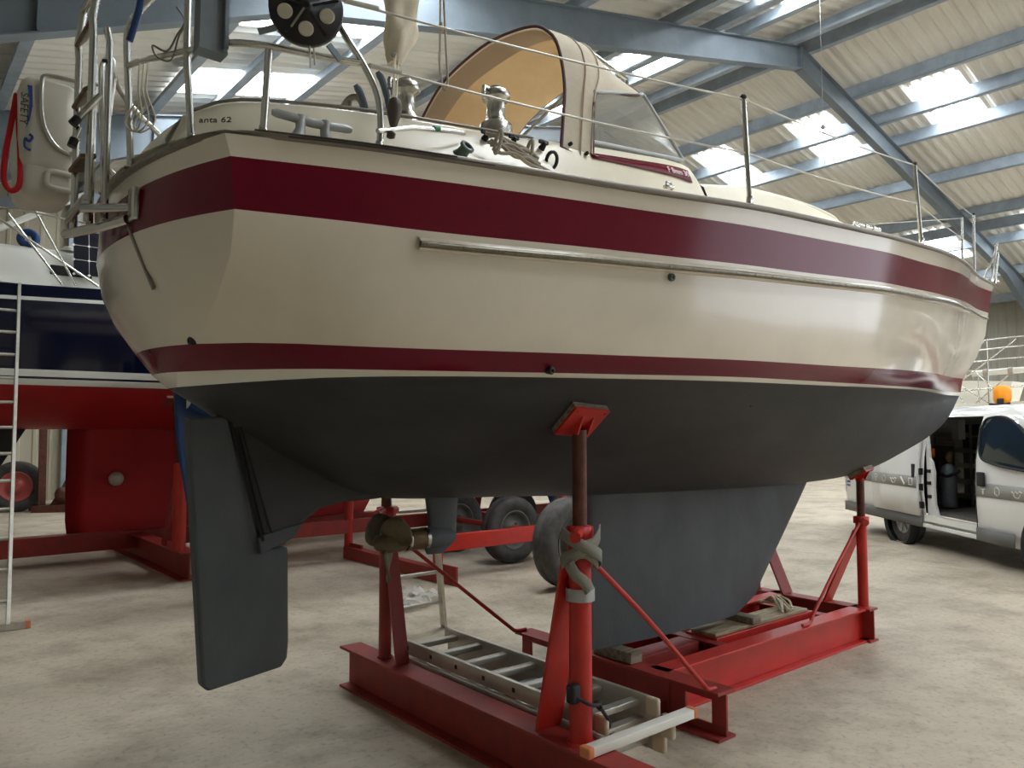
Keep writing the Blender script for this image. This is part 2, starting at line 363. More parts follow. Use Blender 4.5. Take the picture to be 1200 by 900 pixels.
# lines of the hull: x, half breadth, height
ROW = [
 ('sheer', [-2.50, -2, -1, 0, 1, 2, 3, 3.5, 4, 5, 6, 6.77], [.82, .965, 1.14, 1.24, 1.25, 1.17, .98, .85, .71, .42, .15, .004], [-2.50, -2, -1, 0, 1, 2, 3, 4, 5, 6, 6.77], [2.54, 2.555, 2.588, 2.65, 2.71, 2.79, 2.895, 3.01, 3.13, 3.255, 3.31], .13),
 ('mtop', [-2.48, -2, -1, 0, 1, 2, 3, 4, 5, 6, 6.71], [.82, .955, 1.13, 1.225, 1.235, 1.15, .96, .69, .40, .14, .004], [-2.48, -2, -1, 0, 1, 2, 3, 4, 5, 6, 6.71], [2.47, 2.482, 2.518, 2.57, 2.63, 2.70, 2.81, 2.935, 3.05, 3.165, 3.23], .15),
 ('mbot', [-2.46, -2, -1, 0, 1, 2, 3, 4, 5, 6, 6.57], [.81, .94, 1.11, 1.2, 1.21, 1.12, .92, .64, .35, .10, .004], [-2.46, -2, -1, 0, 1, 2, 3, 4, 5, 6, 6.57], [2.305, 2.305, 2.34, 2.39, 2.455, 2.525, 2.62, 2.74, 2.855, 2.93, 2.965], .185),
 ('m1', None, None, None, None, .165), ('m2', None, None, None, None, .135),
 ('boot', [-2.43, -2.25, -2, -1, 0, 1, 2, 3, 4, 5, 5.74], [.36, .67, .84, 1.04, 1.14, 1.13, 1.0, .78, .48, .18, .004], [-2.43, -2, -1, 0, 1, 2, 3, 4, 5, 5.74], [1.915, 1.895, 1.915, 1.94, 1.965, 2.005, 2.045, 2.09, 2.135, 2.165], .08),
 ('white', [-2.43, -2.25, -2, -1, 0, 1, 2, 3, 4, 5, 5.66], [.16, .52, .76, 1.0, 1.11, 1.10, .97, .74, .44, .15, .004], [-2.43, -2, -1, 0, 1, 2, 3, 4, 5, 5.66], [1.825, 1.82, 1.838, 1.86, 1.873, 1.897, 1.925, 1.955, 1.99, 2.015], .03),
 ('af', [-2.40, -2.25, -2, -1, 0, 1, 2, 3, 4, 5, 5.62], [.06, .42, .70, .96, 1.08, 1.07, .94, .70, .40, .13, .004], [-2.40, -2, -1, 0, 1, 2, 3, 4, 5, 5.62], [1.772, 1.796, 1.822, 1.84, 1.857, 1.885, 1.913, 1.938, 1.96, 1.975], 0.)]
NU = 72
def ufn(i): return i/NU
YS = pch(ROW[0][1], ROW[0][2]); ZS = pch(ROW[0][3], ROW[0][4])
rowpts = {}
for nm, xb, yb, xz, zz, bg in ROW:
    if xb is None: continue
    fy, fz = pch(xb, yb), pch(xz, zz); x0, x1 = xb[0], xb[-1]
    rowpts[nm] = [(x0+(x1-x0)*ufn(i), fy(x0+(x1-x0)*ufn(i)), fz(x0+(x1-x0)*ufn(i))) for i in range(NU+1)]
for nm, f, g in (('m1', .34, .15), ('m2', .68, .50)):
    rowpts[nm] = [tuple(a[j]+(b[j]-a[j])*(g if j < 2 else f) for j in range(3)) for a, b in zip(rowpts['mbot'], rowpts['boot'])]
rowpts['m1'][0] = (-2.455, .77, 2.17); rowpts['m2'][0] = (-2.445, .62, 2.05)
ZK = pch([-2.40, -2.36, -2.28, -2.21, -1.9, -1.6, -1.45, -1.33, -.63, 0, 1.5, 2.5, 3.12, 4.31, 4.94, 5.29, 5.62], [1.762, 1.752, 1.70, 1.655, 1.46, 1.315, 1.285, 1.272, 1.245, 1.22, 1.20, 1.215, 1.26, 1.44, 1.59, 1.73, 1.965])
FYA, FZA = pch(ROW[7][1], ROW[7][2]), pch(ROW[7][3], ROW[7][4])
FQ = pch([-2.4, -.9, .3, 2.4, 4, 5.6], [1.6, 1.58, 1.85, 2.8, 2.2, 1.6])
def bottom_z(x, y):
    Y = max(FYA(x), 1e-3); t = min(1, abs(y)/Y)
    return ZK(x)+(FZA(x)-ZK(x))*t**FQ(x)
NB = 12
for j in range(1, NB+1):
    t = 1-j/NB; t = t if j < NB else 0.
    rowpts['b%d' % j] = [(x, y*t, ZK(x)+(z-ZK(x))*t**FQ(x)) for x, y, z in rowpts['af']]
order = ['sheer', 'mtop', 'mbot', 'm1', 'm2', 'boot', 'white', 'af']+['b%d' % j for j in range(1, NB+1)]
mats_r = [0, 1, 0, 0, 0, 1, 2]+[3]*NB
hull = MB()
for sd in (-1, 1): hull.grid([[(x, y*sd, z) for x, y, z in rowpts[n]] for n in order], mats=mats_r)
BG = {r[0]: r[5] for r in ROW}
tr = []
for n in order[:8]:
    x, y, z = rowpts[n][0]
    tr.append([(x-BG[n]*(1-abs(s_)**2.2), y*s_, z) for s_ in [(-1+i/12) for i in range(25)]])
tr.append([(x, y, z-.01*(1-abs(y)/.06)) for x, y, z in tr[-1]])
hull.grid(tr, mats=[0, 1, 0, 0, 0, 1, 2, 3])
hull.build('hull', [M['gel'], M['maroon'], M['gelw'], M['anti']], yacht)
# deck, slightly cambered
dk = MB()
pts = rowpts['sheer']
dk.grid([[(x, y*s_*.995, z+.012+.05*(1-s_*s_)*min(1, y)) for s_ in [(-1+i/6) for i in range(13)]] for x, y, z in pts])
dx, dy, dz = pts[0]
dk.grid([[(dx-.13*(1-abs(s_)**2.2)+.004, dy*s_*.995, dz+.012+.05*(1-s_*s_)) for s_ in [(-1+i/6) for i in range(13)]], [(dx, dy*s_*.995, dz+.012+.05*(1-s_*s_)) for s_ in [(-1+i/6) for i in range(13)]]])
dk.build('deck', M['deck'], yacht)
# toe rail round the sheer and across the transom
def offset_row(row, out, up): return [(x, y*1.0+out, z+up) for x, y, z in row]
tro = MB()
loop = [(x, -y, z) for x, y, z in reversed(pts)]+[(dx-.13*(1-abs(s_)**2.2), dy*s_, dz) for s_ in [(-1+i/12) for i in range(1, 24)]]+[(x, y, z) for x, y, z in pts]
for it in range(4):
    loop = [loop[0]]+[tuple((loop[i-1][j]+2*loop[i][j]+loop[i+1][j])/4 for j in range(3)) for i in range(1, len(loop)-1)]+[loop[-1]]
sec = []
for i, p in enumerate(loop):
    q0, q1 = Vector(loop[max(i-1, 0)]), Vector(loop[min(i+1, len(loop)-1)]); t = (q1-q0); t.z = 0; t.normalize(); nrm = Vector((t.y, -t.x, 0))
    if nrm.dot(Vector(p)-Vector((1.5, 0, p[2]))) < 0: nrm = -nrm
    p = Vector(p); sec.append([p+nrm*o+Vector((0, 0, u)) for o, u in ((.010, -.004), (.017, .002), (.017, .016), (.010, .023), (-.012, .023), (-.018, .016), (-.018, 0), (-.01, -.004))])
tro.grid(sec, closed=True)
toe = tro.build('toe_rail', M['toe'], yacht)
tj = MB()
fyS = lambda x: (x, -YS(x), ZS(x))
for a, b_ in ((-2.32, -1.6), (-2.42, -1.75)):
    xs = [a+(b_-a)*i/10 for i in range(11)]
    tj.tube([(x, -YS(x)-.016, ZS(x)+(.006 if a > -2.4 else .016)) for x in xs], .003, 6)
tj.build('rail_seam', M['toedark'], toe)
# rubbing strake with metal strip
fyR, fzR = pch([-2.46, -2, -1, 0, 1, 2, 3, 4, 5, 6, 6.5], [.81, .93, 1.105, 1.2, 1.21, 1.12, .92, .64, .35, .09, .004]), pch([-2.5, -1.9, -1, 0, 1, 2, 3, 4, 5, 6, 6.5], [2.255, 2.258, 2.292, 2.345, 2.41, 2.478, 2.572, 2.67, 2.79, 2.86, 2.89])
for sd in (-1, 1):
    sk = MB(); ms = MB(); xs = [-1.87+(6.46+1.87)*i/70 for i in range(71)]
    sk.grid([[(x, sd*(fyR(x)+o), fzR(x)+u) for o, u in ((-.03, .035), (.012, .024), (.024, .012), (.024, -.014), (.014, -.02), (-.03, -.03))] for x in xs], closed=True)
    sp = sk.build('rubbing_strake', M['gel'], yacht)
    ms.tube([(x, sd*(fyR(x)+.024), fzR(x)-.004) for x in xs], .0125, 8)
    for x in [-1.85+.14*i for i in range(58)]: ms.lathe((x, sd*(fyR(x)+.033), fzR(x)-.004), [(.006, 0), (.004, .005)], (0, sd, 0), 8)
    ms.build('metal_strip', M['strake'], sp)
# fin keel
def foil(c0, c1, th, n=14):
    """closed section between leading edge c0.x and trailing edge c1.x"""
    out = []
    for i in range(n+1):
        t = i/n; yy = th*(1.6*math.sqrt(t)*(1-t)**.8+.06*(1-t)); out.append((c0+(c1-c0)*t, yy))
    return [(x, y) for x, y in out]+[(x, -y) for x, y in reversed(out[1:-1])]
kb = MB(); rows = []
for f in [i/10 for i in range(11)]:
    z = 1.36-(1.36-.32)*f; xl = 2.62+(1.60-2.62)*f**1.05 if f < .9 else 1.72-(f-.9)*2.6
    xa = -.16+.05*f; rows.append([(x, y, z) for x, y in foil(xl, xa, .135-.02*f, 18)])
kb.grid(rows, closed=True); kb.add(rows[-1], [tuple(range(len(rows[-1])))])
kb.build('keel', M['rudder'], yacht)
# skeg and rudder
s_ = MB()
sk_out = [(-2.17, 1.70), (-2.02, 1.10), (-1.94, 1.112), (-1.89, 1.15), (-1.845, 1.21), (-1.77, 1.258), (-1.66, 1.278), (-1.5, 1.283), (-1.3, 1.30), (-1.0, 1.35), (-1.2, 1.75)]
for sd, yy in ((1, .055),):
    lo = [(x, -yy*(1 if x > -2.1 else .8), z) for x, z in sk_out]; s_.prism(lo, (0, 2*yy, 0))
sk = s_.build('skeg', M['anti'], yacht, bevel=.02)
r_ = MB()
ro = [(-2.35, 1.655), (-2.185, 1.66), (-2.035, 1.10), (-1.915, 1.10), (-1.905, .70), (-1.91, .63), (-1.935, .595), (-2.24, .558), (-2.265, .58)]
r_.prism([(x, -.035, z) for x, z in ro], (0, .07, 0))
rud = r_.build('rudder', M['rudder'], yacht, bevel=.012)
g = MB(); g.bar((-2.185, -.04, 1.655), (-2.04, -.062, 1.14), .012, .012); g.bar((-2.145, -.058, 1.62), (-1.995, -.058, 1.15), .006, .004)
g.build('rudder_gap', M['seam'], sk)
h_ = MB(); h_.prism([(-2.06, -.062, 1.16), (-1.86, -.062, 1.205), (-1.9, -.062, 1.14), (-2.05, -.062, 1.085)], (0, .124, 0)); h_.build('heel_fitting', M['rudder'], sk, bevel=.006)
# saildrive leg and propeller
sd_ = MB()
rows = []
for z, xl, xa, th in ((1.34, -.98, -1.2, .05), (1.25, -.99, -1.19, .05), (1.14, -1.0, -1.17, .045), (1.08, -1.0, -1.19, .05), (1.03, -1.03, -1.2, .045), (.99, -1.08, -1.18, .03)):
    rows.append([(x, y, z) for x, y in foil(xl, xa, th, 10)])
sd_.grid(rows, closed=True); sd_.add(rows[-1], [tuple(range(len(rows[-1])))])
sd_.lathe((-1.08, 0, 1.07), [(.03, .06), (.055, .02), (.056, -.08), (.05, -.11)], (1, 0, 0), 20)
sdo = sd_.build('saildrive_leg', M['rudder'], yacht)
a_ = MB().lathe((-1.19, 0, 1.07), [(.052, 0), (.052, -.115)], (1, 0, 0), 20); a_.build('anode', M['bronze'], sdo)
for xa_ in (-1.185, -1.29): MB().lathe((xa_, 0, 1.07), [(.055, 0), (.055, -.02)], (1, 0, 0), 20).build('anode_ring', M['chrome'], sdo)
p_ = MB().lathe((-1.31, 0, 1.07), [(.046, 0), (.052, -.03), (.05, -.1), (.036, -.15), (.012, -.17)], (1, 0, 0), 20); prp = p_.build('propeller', M['prop'], sdo)
for k3 in range(3):
    a0 = 2*pi*k3/3+.5; rows = []
    for i in range(9):
        t = i/8; rr = .035+.155*t; w = .085*math.sqrt(max(.03, math.sin(pi*min(1, .22+.74*t)))); tw = .95-.55*t; row = []
        for j in range(5):
            u = (j/4-.5)*2*w; row.append((-1.40+u*sin(tw)*.9, rr*cos(a0)-u*cos(tw)*sin(a0), 1.07+rr*sin(a0)+u*cos(tw)*cos(a0)))
        rows.append(row)
    MB().grid(rows).build('blade', M['prop'], sdo, solid=.010)
# through-hull fittings on the starboard side and transom
for x, y, z, r, m in ((-1.25, -.985, 1.84, .013, 'black'), (.18, -.965, 1.735, .011, 'black'), (.32, -.955, 1.73, .011, 'black'), (-.69, -1.15, 2.262, .014, 'ltgreen'), (-2.445, -.36, 1.925, .013, 'black'), (-2.50, -.06, 1.91, .010, 'black')):
    t_ = MB(); ax = (0, -1, -.2) if x > -2 else (-1, -.25, -.15)
    t_.lathe((x, y, z), [(r*1.25, -.03), (r*1.25, .003), (r, .007), (r*.55, .006), (r*.5, -.02)], ax, 16); t_.build('skin_fitting', M[m], yacht)
t_ = MB().lathe((-2.60, -.33, 2.305), [(.034, -.03), (.034, .008), (.026, .013), (.02, .013), (.018, -.03)], (-1, -.1, 0), 24); t_.build('exhaust_outlet', M['cast'], yacht)
t_ = MB().bar((-2.635, -.25, 2.33), (-2.575, -.36, 2.10), .014, .012, (-1, 0, 0)); t_.build('depth_gauge_strip', M['toe'], yacht)
# cockpit coaming: lofted sections round the cockpit well
cm = MB(); rows = []
CZ = pch([-2.52, -2.4, -2.2, -1.9, -1.5, -1.12], [2.71, 2.76, 2.785, 2.815, 2.85, 2.885])
CY = pch([-2.52, -2.4, -2.2, -1.9, -1.5, -1.12], [.47, .56, .63, .69, .725, .75])
for i in range(25):
    x = -2.52+1.40*i/24; y = CY(x); zt = CZ(x); zd = ZS(x)+.02; yb = min(YS(x)-.06, y+.2)
    rows.append([(x, -yb, zd-.03), (x, -yb+.012, zd+.02), (x, -y-.03, zt-.06), (x, -y-.008, zt-.015), (x, -y+.02, zt), (x, -y+.11, zt-.004), (x, -y+.14, zt-.02), (x, -y+.16, zt-.35)])
    rows[-1] += [(px, -py, pz) for px, py, pz in reversed(rows[-1])]
cm.grid(rows)
cm.add(rows[-1][:8], [tuple(range(8))]); cm.add(rows[-1][8:], [tuple(range(8))])
x = -2.52                                                             # after end of the coaming, sloping to the transom
aft = [[(x-.10*0, p[1], p[2]) for p in rows[0][1:5]]+[(x, .46*s2, 2.70+.03*(1-s2*s2)) for s2 in (-1, -.5, 0, .5, 1)]+[(x, p[1], p[2]) for p in rows[0][-5:-1]]]
aft.append([(-2.555-.05*(1-(p[1]/.75)**2), p[1]*1.04, 2.555) for p in aft[0]])
cm.grid(aft)
aft2 = [(x, .46*s2, 2.70+.03*(1-s2*s2)) for s2 in (-1, -.5, 0, .5, 1)]; cm.grid([aft2, [(-2.36, p[1]*.95, p[2]+.03) for p in aft2], [(-2.33, p[1]*.95, 2.38) for p in aft2]])
cm.add([(-2.5, -.66, 2.4), (-1.0, -.66, 2.4), (-1.0, .66, 2.4), (-2.5, .66, 2.4)], [(0, 1, 2, 3)])
coam = cm.build('cockpit_coaming', M['deck'], yacht)
ct = MB().tube([(-2.5+1.36*i/20, -CY(-2.5+1.36*i/20)-.004, CZ(-2.5+1.36*i/20)+.001) for i in range(21)], .006, 6); ct.build('coaming_edge_trim', M['toe'], coam)
text('anta 62', 'stern_lettering', M['inkb'], (-2.475, -.655, 2.64), (.80, -.55, .05), (.25, .45, 1), .036, coam)
# deckhouse
dh = MB(); rows = []
TZ = pch([-1.16, -.9, -.5, 0, .12, .34], [2.885, 2.93, 2.985, 3.04, 3.0, 2.80]); TY = pch([-1.16, -.5, 0, .12, .34], [.74, .73, .70, .68, .62])
for x in (-1.16, -1.0, -.8, -.6, -.4, -.2, -.05, .03, .08, .12, .18, .26, .34):
    y, zt, zd = TY(x), TZ(x), ZS(x)+.015; half = [(x, -min(YS(x)-.1, y+.17), zd-.03), (x, -y-.035, zt-.06), (x, -y-.008, zt-.012), (x, -y+.02, zt)]
    mid = [(x, (-y+.02)*s2, zt+.06*(1-s2*s2)) for s2 in (.66, .33, 0)]
    h2 = half+mid; rows.append(h2+[(px, -py, pz) for px, py, pz in reversed(h2[:-1])])
dh.grid(rows); n = len(rows[0]); dh.add(rows[0], [tuple(range(n))])
dho = dh.build('deckhouse', M['deck'], yacht)
def dside(x, f, o=.004):
    """point on the starboard deckhouse side, f from the top down"""
    y, zt = TY(x), TZ(x); y0, z0, y1, z1 = -y-.035, zt-.06, -min(YS(x)-.1, y+.17), ZS(x)
    return Vector((x, y0+(y1-y0)*f-o, z0+(z1-z0)*f+o*.4))
st = MB(); xs = [-.80+.78*i/16 for i in range(17)]
st.grid([[dside(x, -.02+.0*i, .004) for i, x in enumerate(xs)], [dside(x, .07+.13*min(1, (x+.85)/.8), .004) for x in xs]])
st.build('maroon_stripe', M['maroon'], dho, solid=.002)
xd = dside(-.03, .1)-dside(-.3, .1); yd = dside(-.1, 0)-dside(-.1, .3)
text('F 8mm 30l', 'model_lettering', M['inkw'], dside(-.13, .08, .008), xd, yd, .048, dho)
# low coachroof ahead of it
cr = MB(); rows = []
RZf = pch([.2, .5, .9, 1.7, 2.5, 3.1, 3.6], [3.0, 3.06, 3.12, 3.175, 3.18, 3.11, 3.0]); RY = pch([.2, 1, 2, 2.8, 3.3, 3.6], [.66, .60, .50, .38, .26, .12])
for i in range(24):
    x = .2+3.4*i/23; y, zt = RY(x), RZf(x); zd = ZS(x)+.02; f = min(1, (3.6-x)/.8+.05)
    zt = zd+(zt-zd)*f
    half = [(x, -y-.13, zd), (x, -y-.02, zt-.04), (x, -y+.02, zt-.012), (x, -y+.07, zt), (x, -y*.5, zt+.03), (x, 0, zt+.04)]
    rows.append(half+[(a, -b_, c) for a, b_, c in reversed(half[:-1])])
cr.grid(rows); cro = cr.build('coachroof', M['deck'], yacht)
hr = MB().tube(smooth_path([(.75, -.5, 3.08), (.85, -.5, 3.13), (1.2, -.48, 3.17), (1.7, -.44, 3.21), (2.2, -.4, 3.215), (2.35, -.38, 3.16)], 5), .012, 8); hr.build('grab_rail', M['deck'], cro)
# windscreen: side and front panes in alloy frames
for sd in (-1, 1):
    A, B_, C_, D_ = V(-.785, sd*.735, 2.965), V(.03, sd*.67, 3.075), V(-.215, sd*.60, 3.395), V(-.70, sd*.70, 3.24)
    w = MB()
    for p, q, r in ((A, B_, .011), (B_, C_, .011), (C_, D_, .008), (D_, A, .008)): w.tube([p, q], r, 8)
    fr = w.build('windscreen_frame', M['cast'], yacht)
    MB().prism([A, B_, C_, D_], (0, sd*.004, 0)).build('pane', M['vinyl'], fr)
    E_, F_ = V(.16, 0, 3.14), V(-.13, 0, 3.685)
    w = MB()
    for p, q in ((B_, E_), (E_, F_), (F_, C_)): w.tube([p, q], .010, 8)
    fr2 = w.build('windscreen_frame', M['cast'], yacht); MB().prism([B_, E_, F_, C_], (.004, 0, 0)).build('pane', M['vinyl'], fr2)
# sprayhood
def hoop(n, pts):
    P = smooth_path(pts, 8); L = [0]
    for a, b_ in zip(P[:-1], P[1:]): L.append(L[-1]+(b_-a).length)
    out = []
    for i in range(n+1):
        s2 = L[-1]*i/n; j = 0
        while j < len(L)-2 and L[j+1] < s2: j += 1
        out.append(P[j].lerp(P[j+1], (s2-L[j])/max(1e-6, L[j+1]-L[j])))
    return out
def sym(h): return [(x, -y, z) for x, y, z in h]+[(x, y, z) for x, y, z in reversed(h[:-1])]
hA = sym([(-.97, .755, 2.885), (-.93, .725, 3.03), (-.88, .685, 3.22), (-.85, .62, 3.42), (-.825, .53, 3.555), (-.81, .36, 3.665), (-.80, 0, 3.725)])
hB = sym([(-.80, .775, 2.84), (-.72, .72, 3.18), (-.62, .66, 3.36), (-.54, .54, 3.545), (-.46, .34, 3.70), (-.38, 0, 3.78)])
N = 48; a_, b2 = hoop(N, hA), hoop(N, hB)
# forward edge follows the top of the windscreen, dropping down to the deck at the sides
hC = sym([(-.79, .778, 2.835), (-.715, .72, 3.19), (-.60, .665, 3.27), (-.24, .60, 3.39), (-.18, .34, 3.58), (-.13, 0, 3.695)])
c_ = hoop(N, hC)
rows = []
for f in (0, .25, .5, .75, 1): rows.append([p.lerp(q, f)+V(0, 0, .012*sin(pi*f)) for p, q in zip(a_, b2)])
for f in (.2, .4, .6, .8, 1): rows.append([p.lerp(q, f)-V(0, 0, .02*sin(pi*f)*(1 if .15 < i/N < .85 else 0)) for i, (p, q) in enumerate(zip(b2, c_))])
cv = MB().grid(rows); hood = cv.build('sprayhood', M['canvas'], yacht, recalc=False)
ctr = Vector((-.55, 0, 3.1)); li = MB().grid([[p+(ctr-p).normalized()*.014 for p in r] for r in rows]); li.build('lining', M['canvasi'], hood, recalc=False)
band = [[p+(ctr-p).normalized()*(.018)+V(.0, 0, 0) for p in rows[0]], [p.lerp(q, .42)+(ctr-p).normalized()*.03 for p, q in zip(a_, b2)]]
MB().grid(band).build('aft_band', M['canvast'], hood, recalc=False)
MB().tube(a_, .008, 8).build('edge_piping', M['piping'], hood)
MB().tube([p.lerp(q, .62)+(p-ctr).normalized()*.01 for p, q in zip(a_, b2)][:20], .004, 6).build('seam', M['canvast'], hood)
MB().tube(c_, .007, 8).build('edge_piping', M['piping'], hood)
pp = [p+(p-ctr).normalized()*.004 for p in b2]
MB().tube(pp, .005, 6).build('seam', M['canvas'], hood)
MB().tube([a_[0]+V(-.01, 0, 0), b2[0]+V(.01, -.005, -.01), c_[0]], .008, 6).build('edge_piping', M['piping'], hood)
for p in (a_[0].lerp(b2[0], .25), a_[0].lerp(b2[0], .8)): MB().lathe(p+V(0, -.012, .03), [(.009, -.01), (.009, .006), (.003, .01)], (0, -1, .2), 10).build('snap_fastener', M['blackm'], hood)
# lower quarter window strip inside the hood (port side panes seen through the opening)
MB().tube([(-.22, -.02, 3.86), (-.08, -.12, 3.84), (.16, -.16, 3.75)], .013, 8).tube([(-.22, .12, 3.86), (-.08, .05, 3.85), (.16, -.02, 3.76)], .011, 8).tube([(-.24, -.05, 3.85), (-.3, 0, 3.78)], .012, 8).tube([(.16, -.16, 3.75), (.15, -.16, 3.64)], .012, 8).build('grab_handle', M['steel'], hood)
# aft mooring cleats, winches, fittings
def cleat(x, y, z, ang, s=1., m='cast', name='mooring_cleat'):
    c = MB(); R_ = Matrix.Rotation(ang, 3, 'Z')
    def T(*p): return R_ @ Vector(p)*s+Vector((x, y, z))
    c.tube([T(-.145, 0, .075), T(-.13, 0, .076), T(0, 0, .07), T(.13, 0, .076), T(.145, 0, .075)], [.010*s, .015*s, .017*s, .015*s, .010*s], 10)
    for xx in (-.045, .045):
        c.tube([T(xx*1.25, 0, 0), T(xx, 0, .04), T(xx, 0, .085)], [.026*s, .017*s, .02*s], 10); c.box(T(xx*1.25, 0, .004), (.06*s, .05*s, .01*s), R_)
    return c.build(name, M[m], yacht)
cleat(-2.215, -.845, 2.572, -.10, .95); cleat(-2.20, .885, ZS(-2.2)+.02, -.12)
cleat(1.32, -1.07, ZS(1.32)+.045, -.12, .9, 'steel'); cleat(1.32, 1.07, ZS(1.32)+.045, .12, .9, 'steel')
def winch(x, y, z, s=1.):
    w = MB().lathe((x, y, z), [(r*s, h*s) for r, h in ((.070, 0), (.070, .012), (.066, .03), (.064, .055), (.055, .062), (.046, .072), (.038, .085), (.036, .12), (.039, .15), (.054, .158), (.057, .168), (.057, .182), (.048, .192), (.026, .198), (.024, .21), (.012, .212))], (0, 0, 1), 28)
    wo = w.build('winch', M['chrome'], yacht)
    a = MB().tube([(x-.05*s, y-.02, z+.182*s), (x-.085*s, y-.035, z+.178*s), (x-.088*s, y-.037, z+.14*s)], .009*s, 8); a.build('self_tailing_arm', M['steel'], wo); return wo
winch(-1.27, -.655, 2.875, 1.1); winch(-1.70, -.60, 2.80, 1.1); winch(-1.27, .655, 2.865); winch(-1.74, .60, 2.82)
sw = MB(); cc = V(-1.79, -.30, 2.905); R0 = .125
sw.tube([cc+V(0, cos(2*pi*i/32)*R0, sin(2*pi*i/32)*R0) for i in range(32)], .014, 8, closed=True)
for i in range(5): sw.tube([cc, cc+V(0, cos(2*pi*i/5+pi/2)*R0, sin(2*pi*i/5+pi/2)*R0)], .008, 8)
sw.lathe(cc, [(.03, -.02), (.03, .03)], (1, 0, 0), 14); sw.box(cc+V(.08, 0, -.22), (.12, .12, .5)); sw.build('steering_wheel', M['toe'], yacht)
for px_, zz in ((-1.865, 2.885), (-1.765, 2.97)):
    hh = MB().tube(smooth_path([(px_+.05, -.50, zz-.03), (px_+.035, -.50, zz+.03), (px_+.015, -.50, zz+.08), (px_-.008, -.50, zz+.11)], 4), [.013]*4+[.015]*7+[.011]*2, 10)
    hh.box((px_+.055, -.5, zz-.13), (.02, .02, .2)); hh.build('lever_handle', M['grip'], yacht)
lk = MB()
for k4 in range(4): lk.tube(smooth_path([(-1.86+.035*k4, -.57, 2.79), (-1.84+.03*k4, -.56, 2.85+.02*(k4 % 2)), (-1.78+.02*k4, -.55, 2.86), (-1.74+.01*k4, -.56, 2.80)], 5), .008, 6)
lk.build('rope_tail', M['blackm'], yacht)
f_ = MB().lathe((-1.60, -.83, 2.665), [(.030, 0), (.032, .01), (.024, .03), (.022, .05), (.03, .055), (.03, .065), (.016, .067), (.016, .03)], (.1, -.8, .5), 16); f_.build('sheet_fairlead', M['ltgreen'], yacht)
for x, zo in ((-1.42, 0.01), (-1.28, .015), (-1.12, .02)):
    f_ = MB().lathe((x, -CY(x)-.035, CZ(x)-.055), [(.016, 0), (.012, .02), (.008, .035)], (0, -.8, .6), 12); f_.box((x, -CY(x)-.05, CZ(x)-.03), (.05, .012, .014)); f_.build('rope_jammer', M['blackm'], yacht)
f_ = MB(); cc = V(-1.10, -.83, 2.77); f_.tube([cc+V(cos(2*pi*i/16)*.03, -.012*sin(2*pi*i/16), sin(2*pi*i/16)*.035) for i in range(16)], .008, 8, closed=True); f_.build('lead_ring', M['black'], yacht)
for x, y in ((-.68, -1.13), (.95, -1.17), (-1.04, -.88)):
    f_ = MB().box((x, y, ZS(x)+.06), (.05, .03, .015), None, .005).tube([(x-.02, y, ZS(x)+.05), (x-.015, y, ZS(x)+.08), (x+.015, y, ZS(x)+.08), (x+.02, y, ZS(x)+.05)], .006, 6).build('deck_eye', M['steel'], yacht)
gr = MB().tube([(-2.03, -.955, 2.625), (-1.85, -.90, 2.70), (-1.62, -.83, 2.765), (-1.55, -.80, 2.785)], .009, 8); gro = gr.build('track_line', M['steel'], yacht)
MB().tube([(-1.74, -.866, 2.735), (-1.71, -.857, 2.744)], .012, 8).build('tape_mark', M['green'], gro)
# pushpit, stanchions, pulpit
for sd in (-1, 1):
    pp_ = MB()
    def Q(x, y, z): return (x, y*sd, z)
    r = .0125
    pp_.tube(smooth_path([Q(-2.625, -.20, 2.565), Q(-2.64, -.20, 2.85), Q(-2.65, -.20, 3.06), Q(-2.63, -.225, 3.13), Q(-2.59, -.32, 3.18), Q(-2.55, -.48, 3.20), Q(-2.48, -.65, 3.19), Q(-2.36, -.82, 3.17), Q(-2.25, -.90, 3.13), Q(-2.18, -.91, 3.05), Q(-2.155, -.912, 2.97), Q(-2.07, -.922, 2.86), Q(-2.02, -.93, 2.77), Q(-2.005, -.932, 2.68), Q(-2.01, -.935, ZS(-2.0)+.02)], 5), r, 10)
    pp_.tube([Q(-2.54, -.62, 2.565), Q(-2.555, -.60, 2.85), Q(-2.535, -.53, 3.195)], r, 10)
    pp_.tube(smooth_path([Q(-2.645, -.20, 2.94), Q(-2.625, -.30, 2.93), Q(-2.58, -.50, 2.89), Q(-2.49, -.78, 2.85), Q(-2.38, -.87, 2.84), Q(-2.22, -.905, 2.845), Q(-2.085, -.92, 2.86)], 5), .0115, 10)
    pp_.tube([Q(-2.38, -.83, 2.565), Q(-2.38, -.865, 2.84)], r, 10)
    for p in ((-2.625, -.20, 2.562), (-2.54, -.62, 2.56), (-2.01, -.935, ZS(-2.0)+.018), (-2.38, -.83, 2.565)): pp_.lathe(Q(*p), [(.022, 0), (.022, .006), (.015, .01), (.014, .025)], (0, 0, 1), 14)
    push = pp_.build('pushpit', M['steel'], yacht)
for o_ in yacht.children:
    if o_.name == 'pushpit': push = o_
MB().bar((-2.53, -.755, 2.82), (-2.53, -.755, 3.45), .085, .06, (0, 1, 0)).bar((-2.495, -.79, 2.82), (-2.495, -.79, 3.45), .012, .03, (0, 1, 0)).box((-2.53, -.755, 2.815), (.09, .065, .012)).build('box_bracket', M['galv'], push)
rl = MB(); rc = V(-2.31, -.985, 2.945); ax = V(-.42, -.9, -.12).normalized(); rl.lathe(rc, [(.112, -.03), (.116, -.025), (.116, .0), (.112, .006), (.02, .008), (.018, .022), (.008, .024)], ax, 40)
ro_ = rl.build('tape_reel', M['black'], push)
u_ = ax.cross(V(0, 0, 1)).normalized(); v_ = u_.cross(ax).normalized()
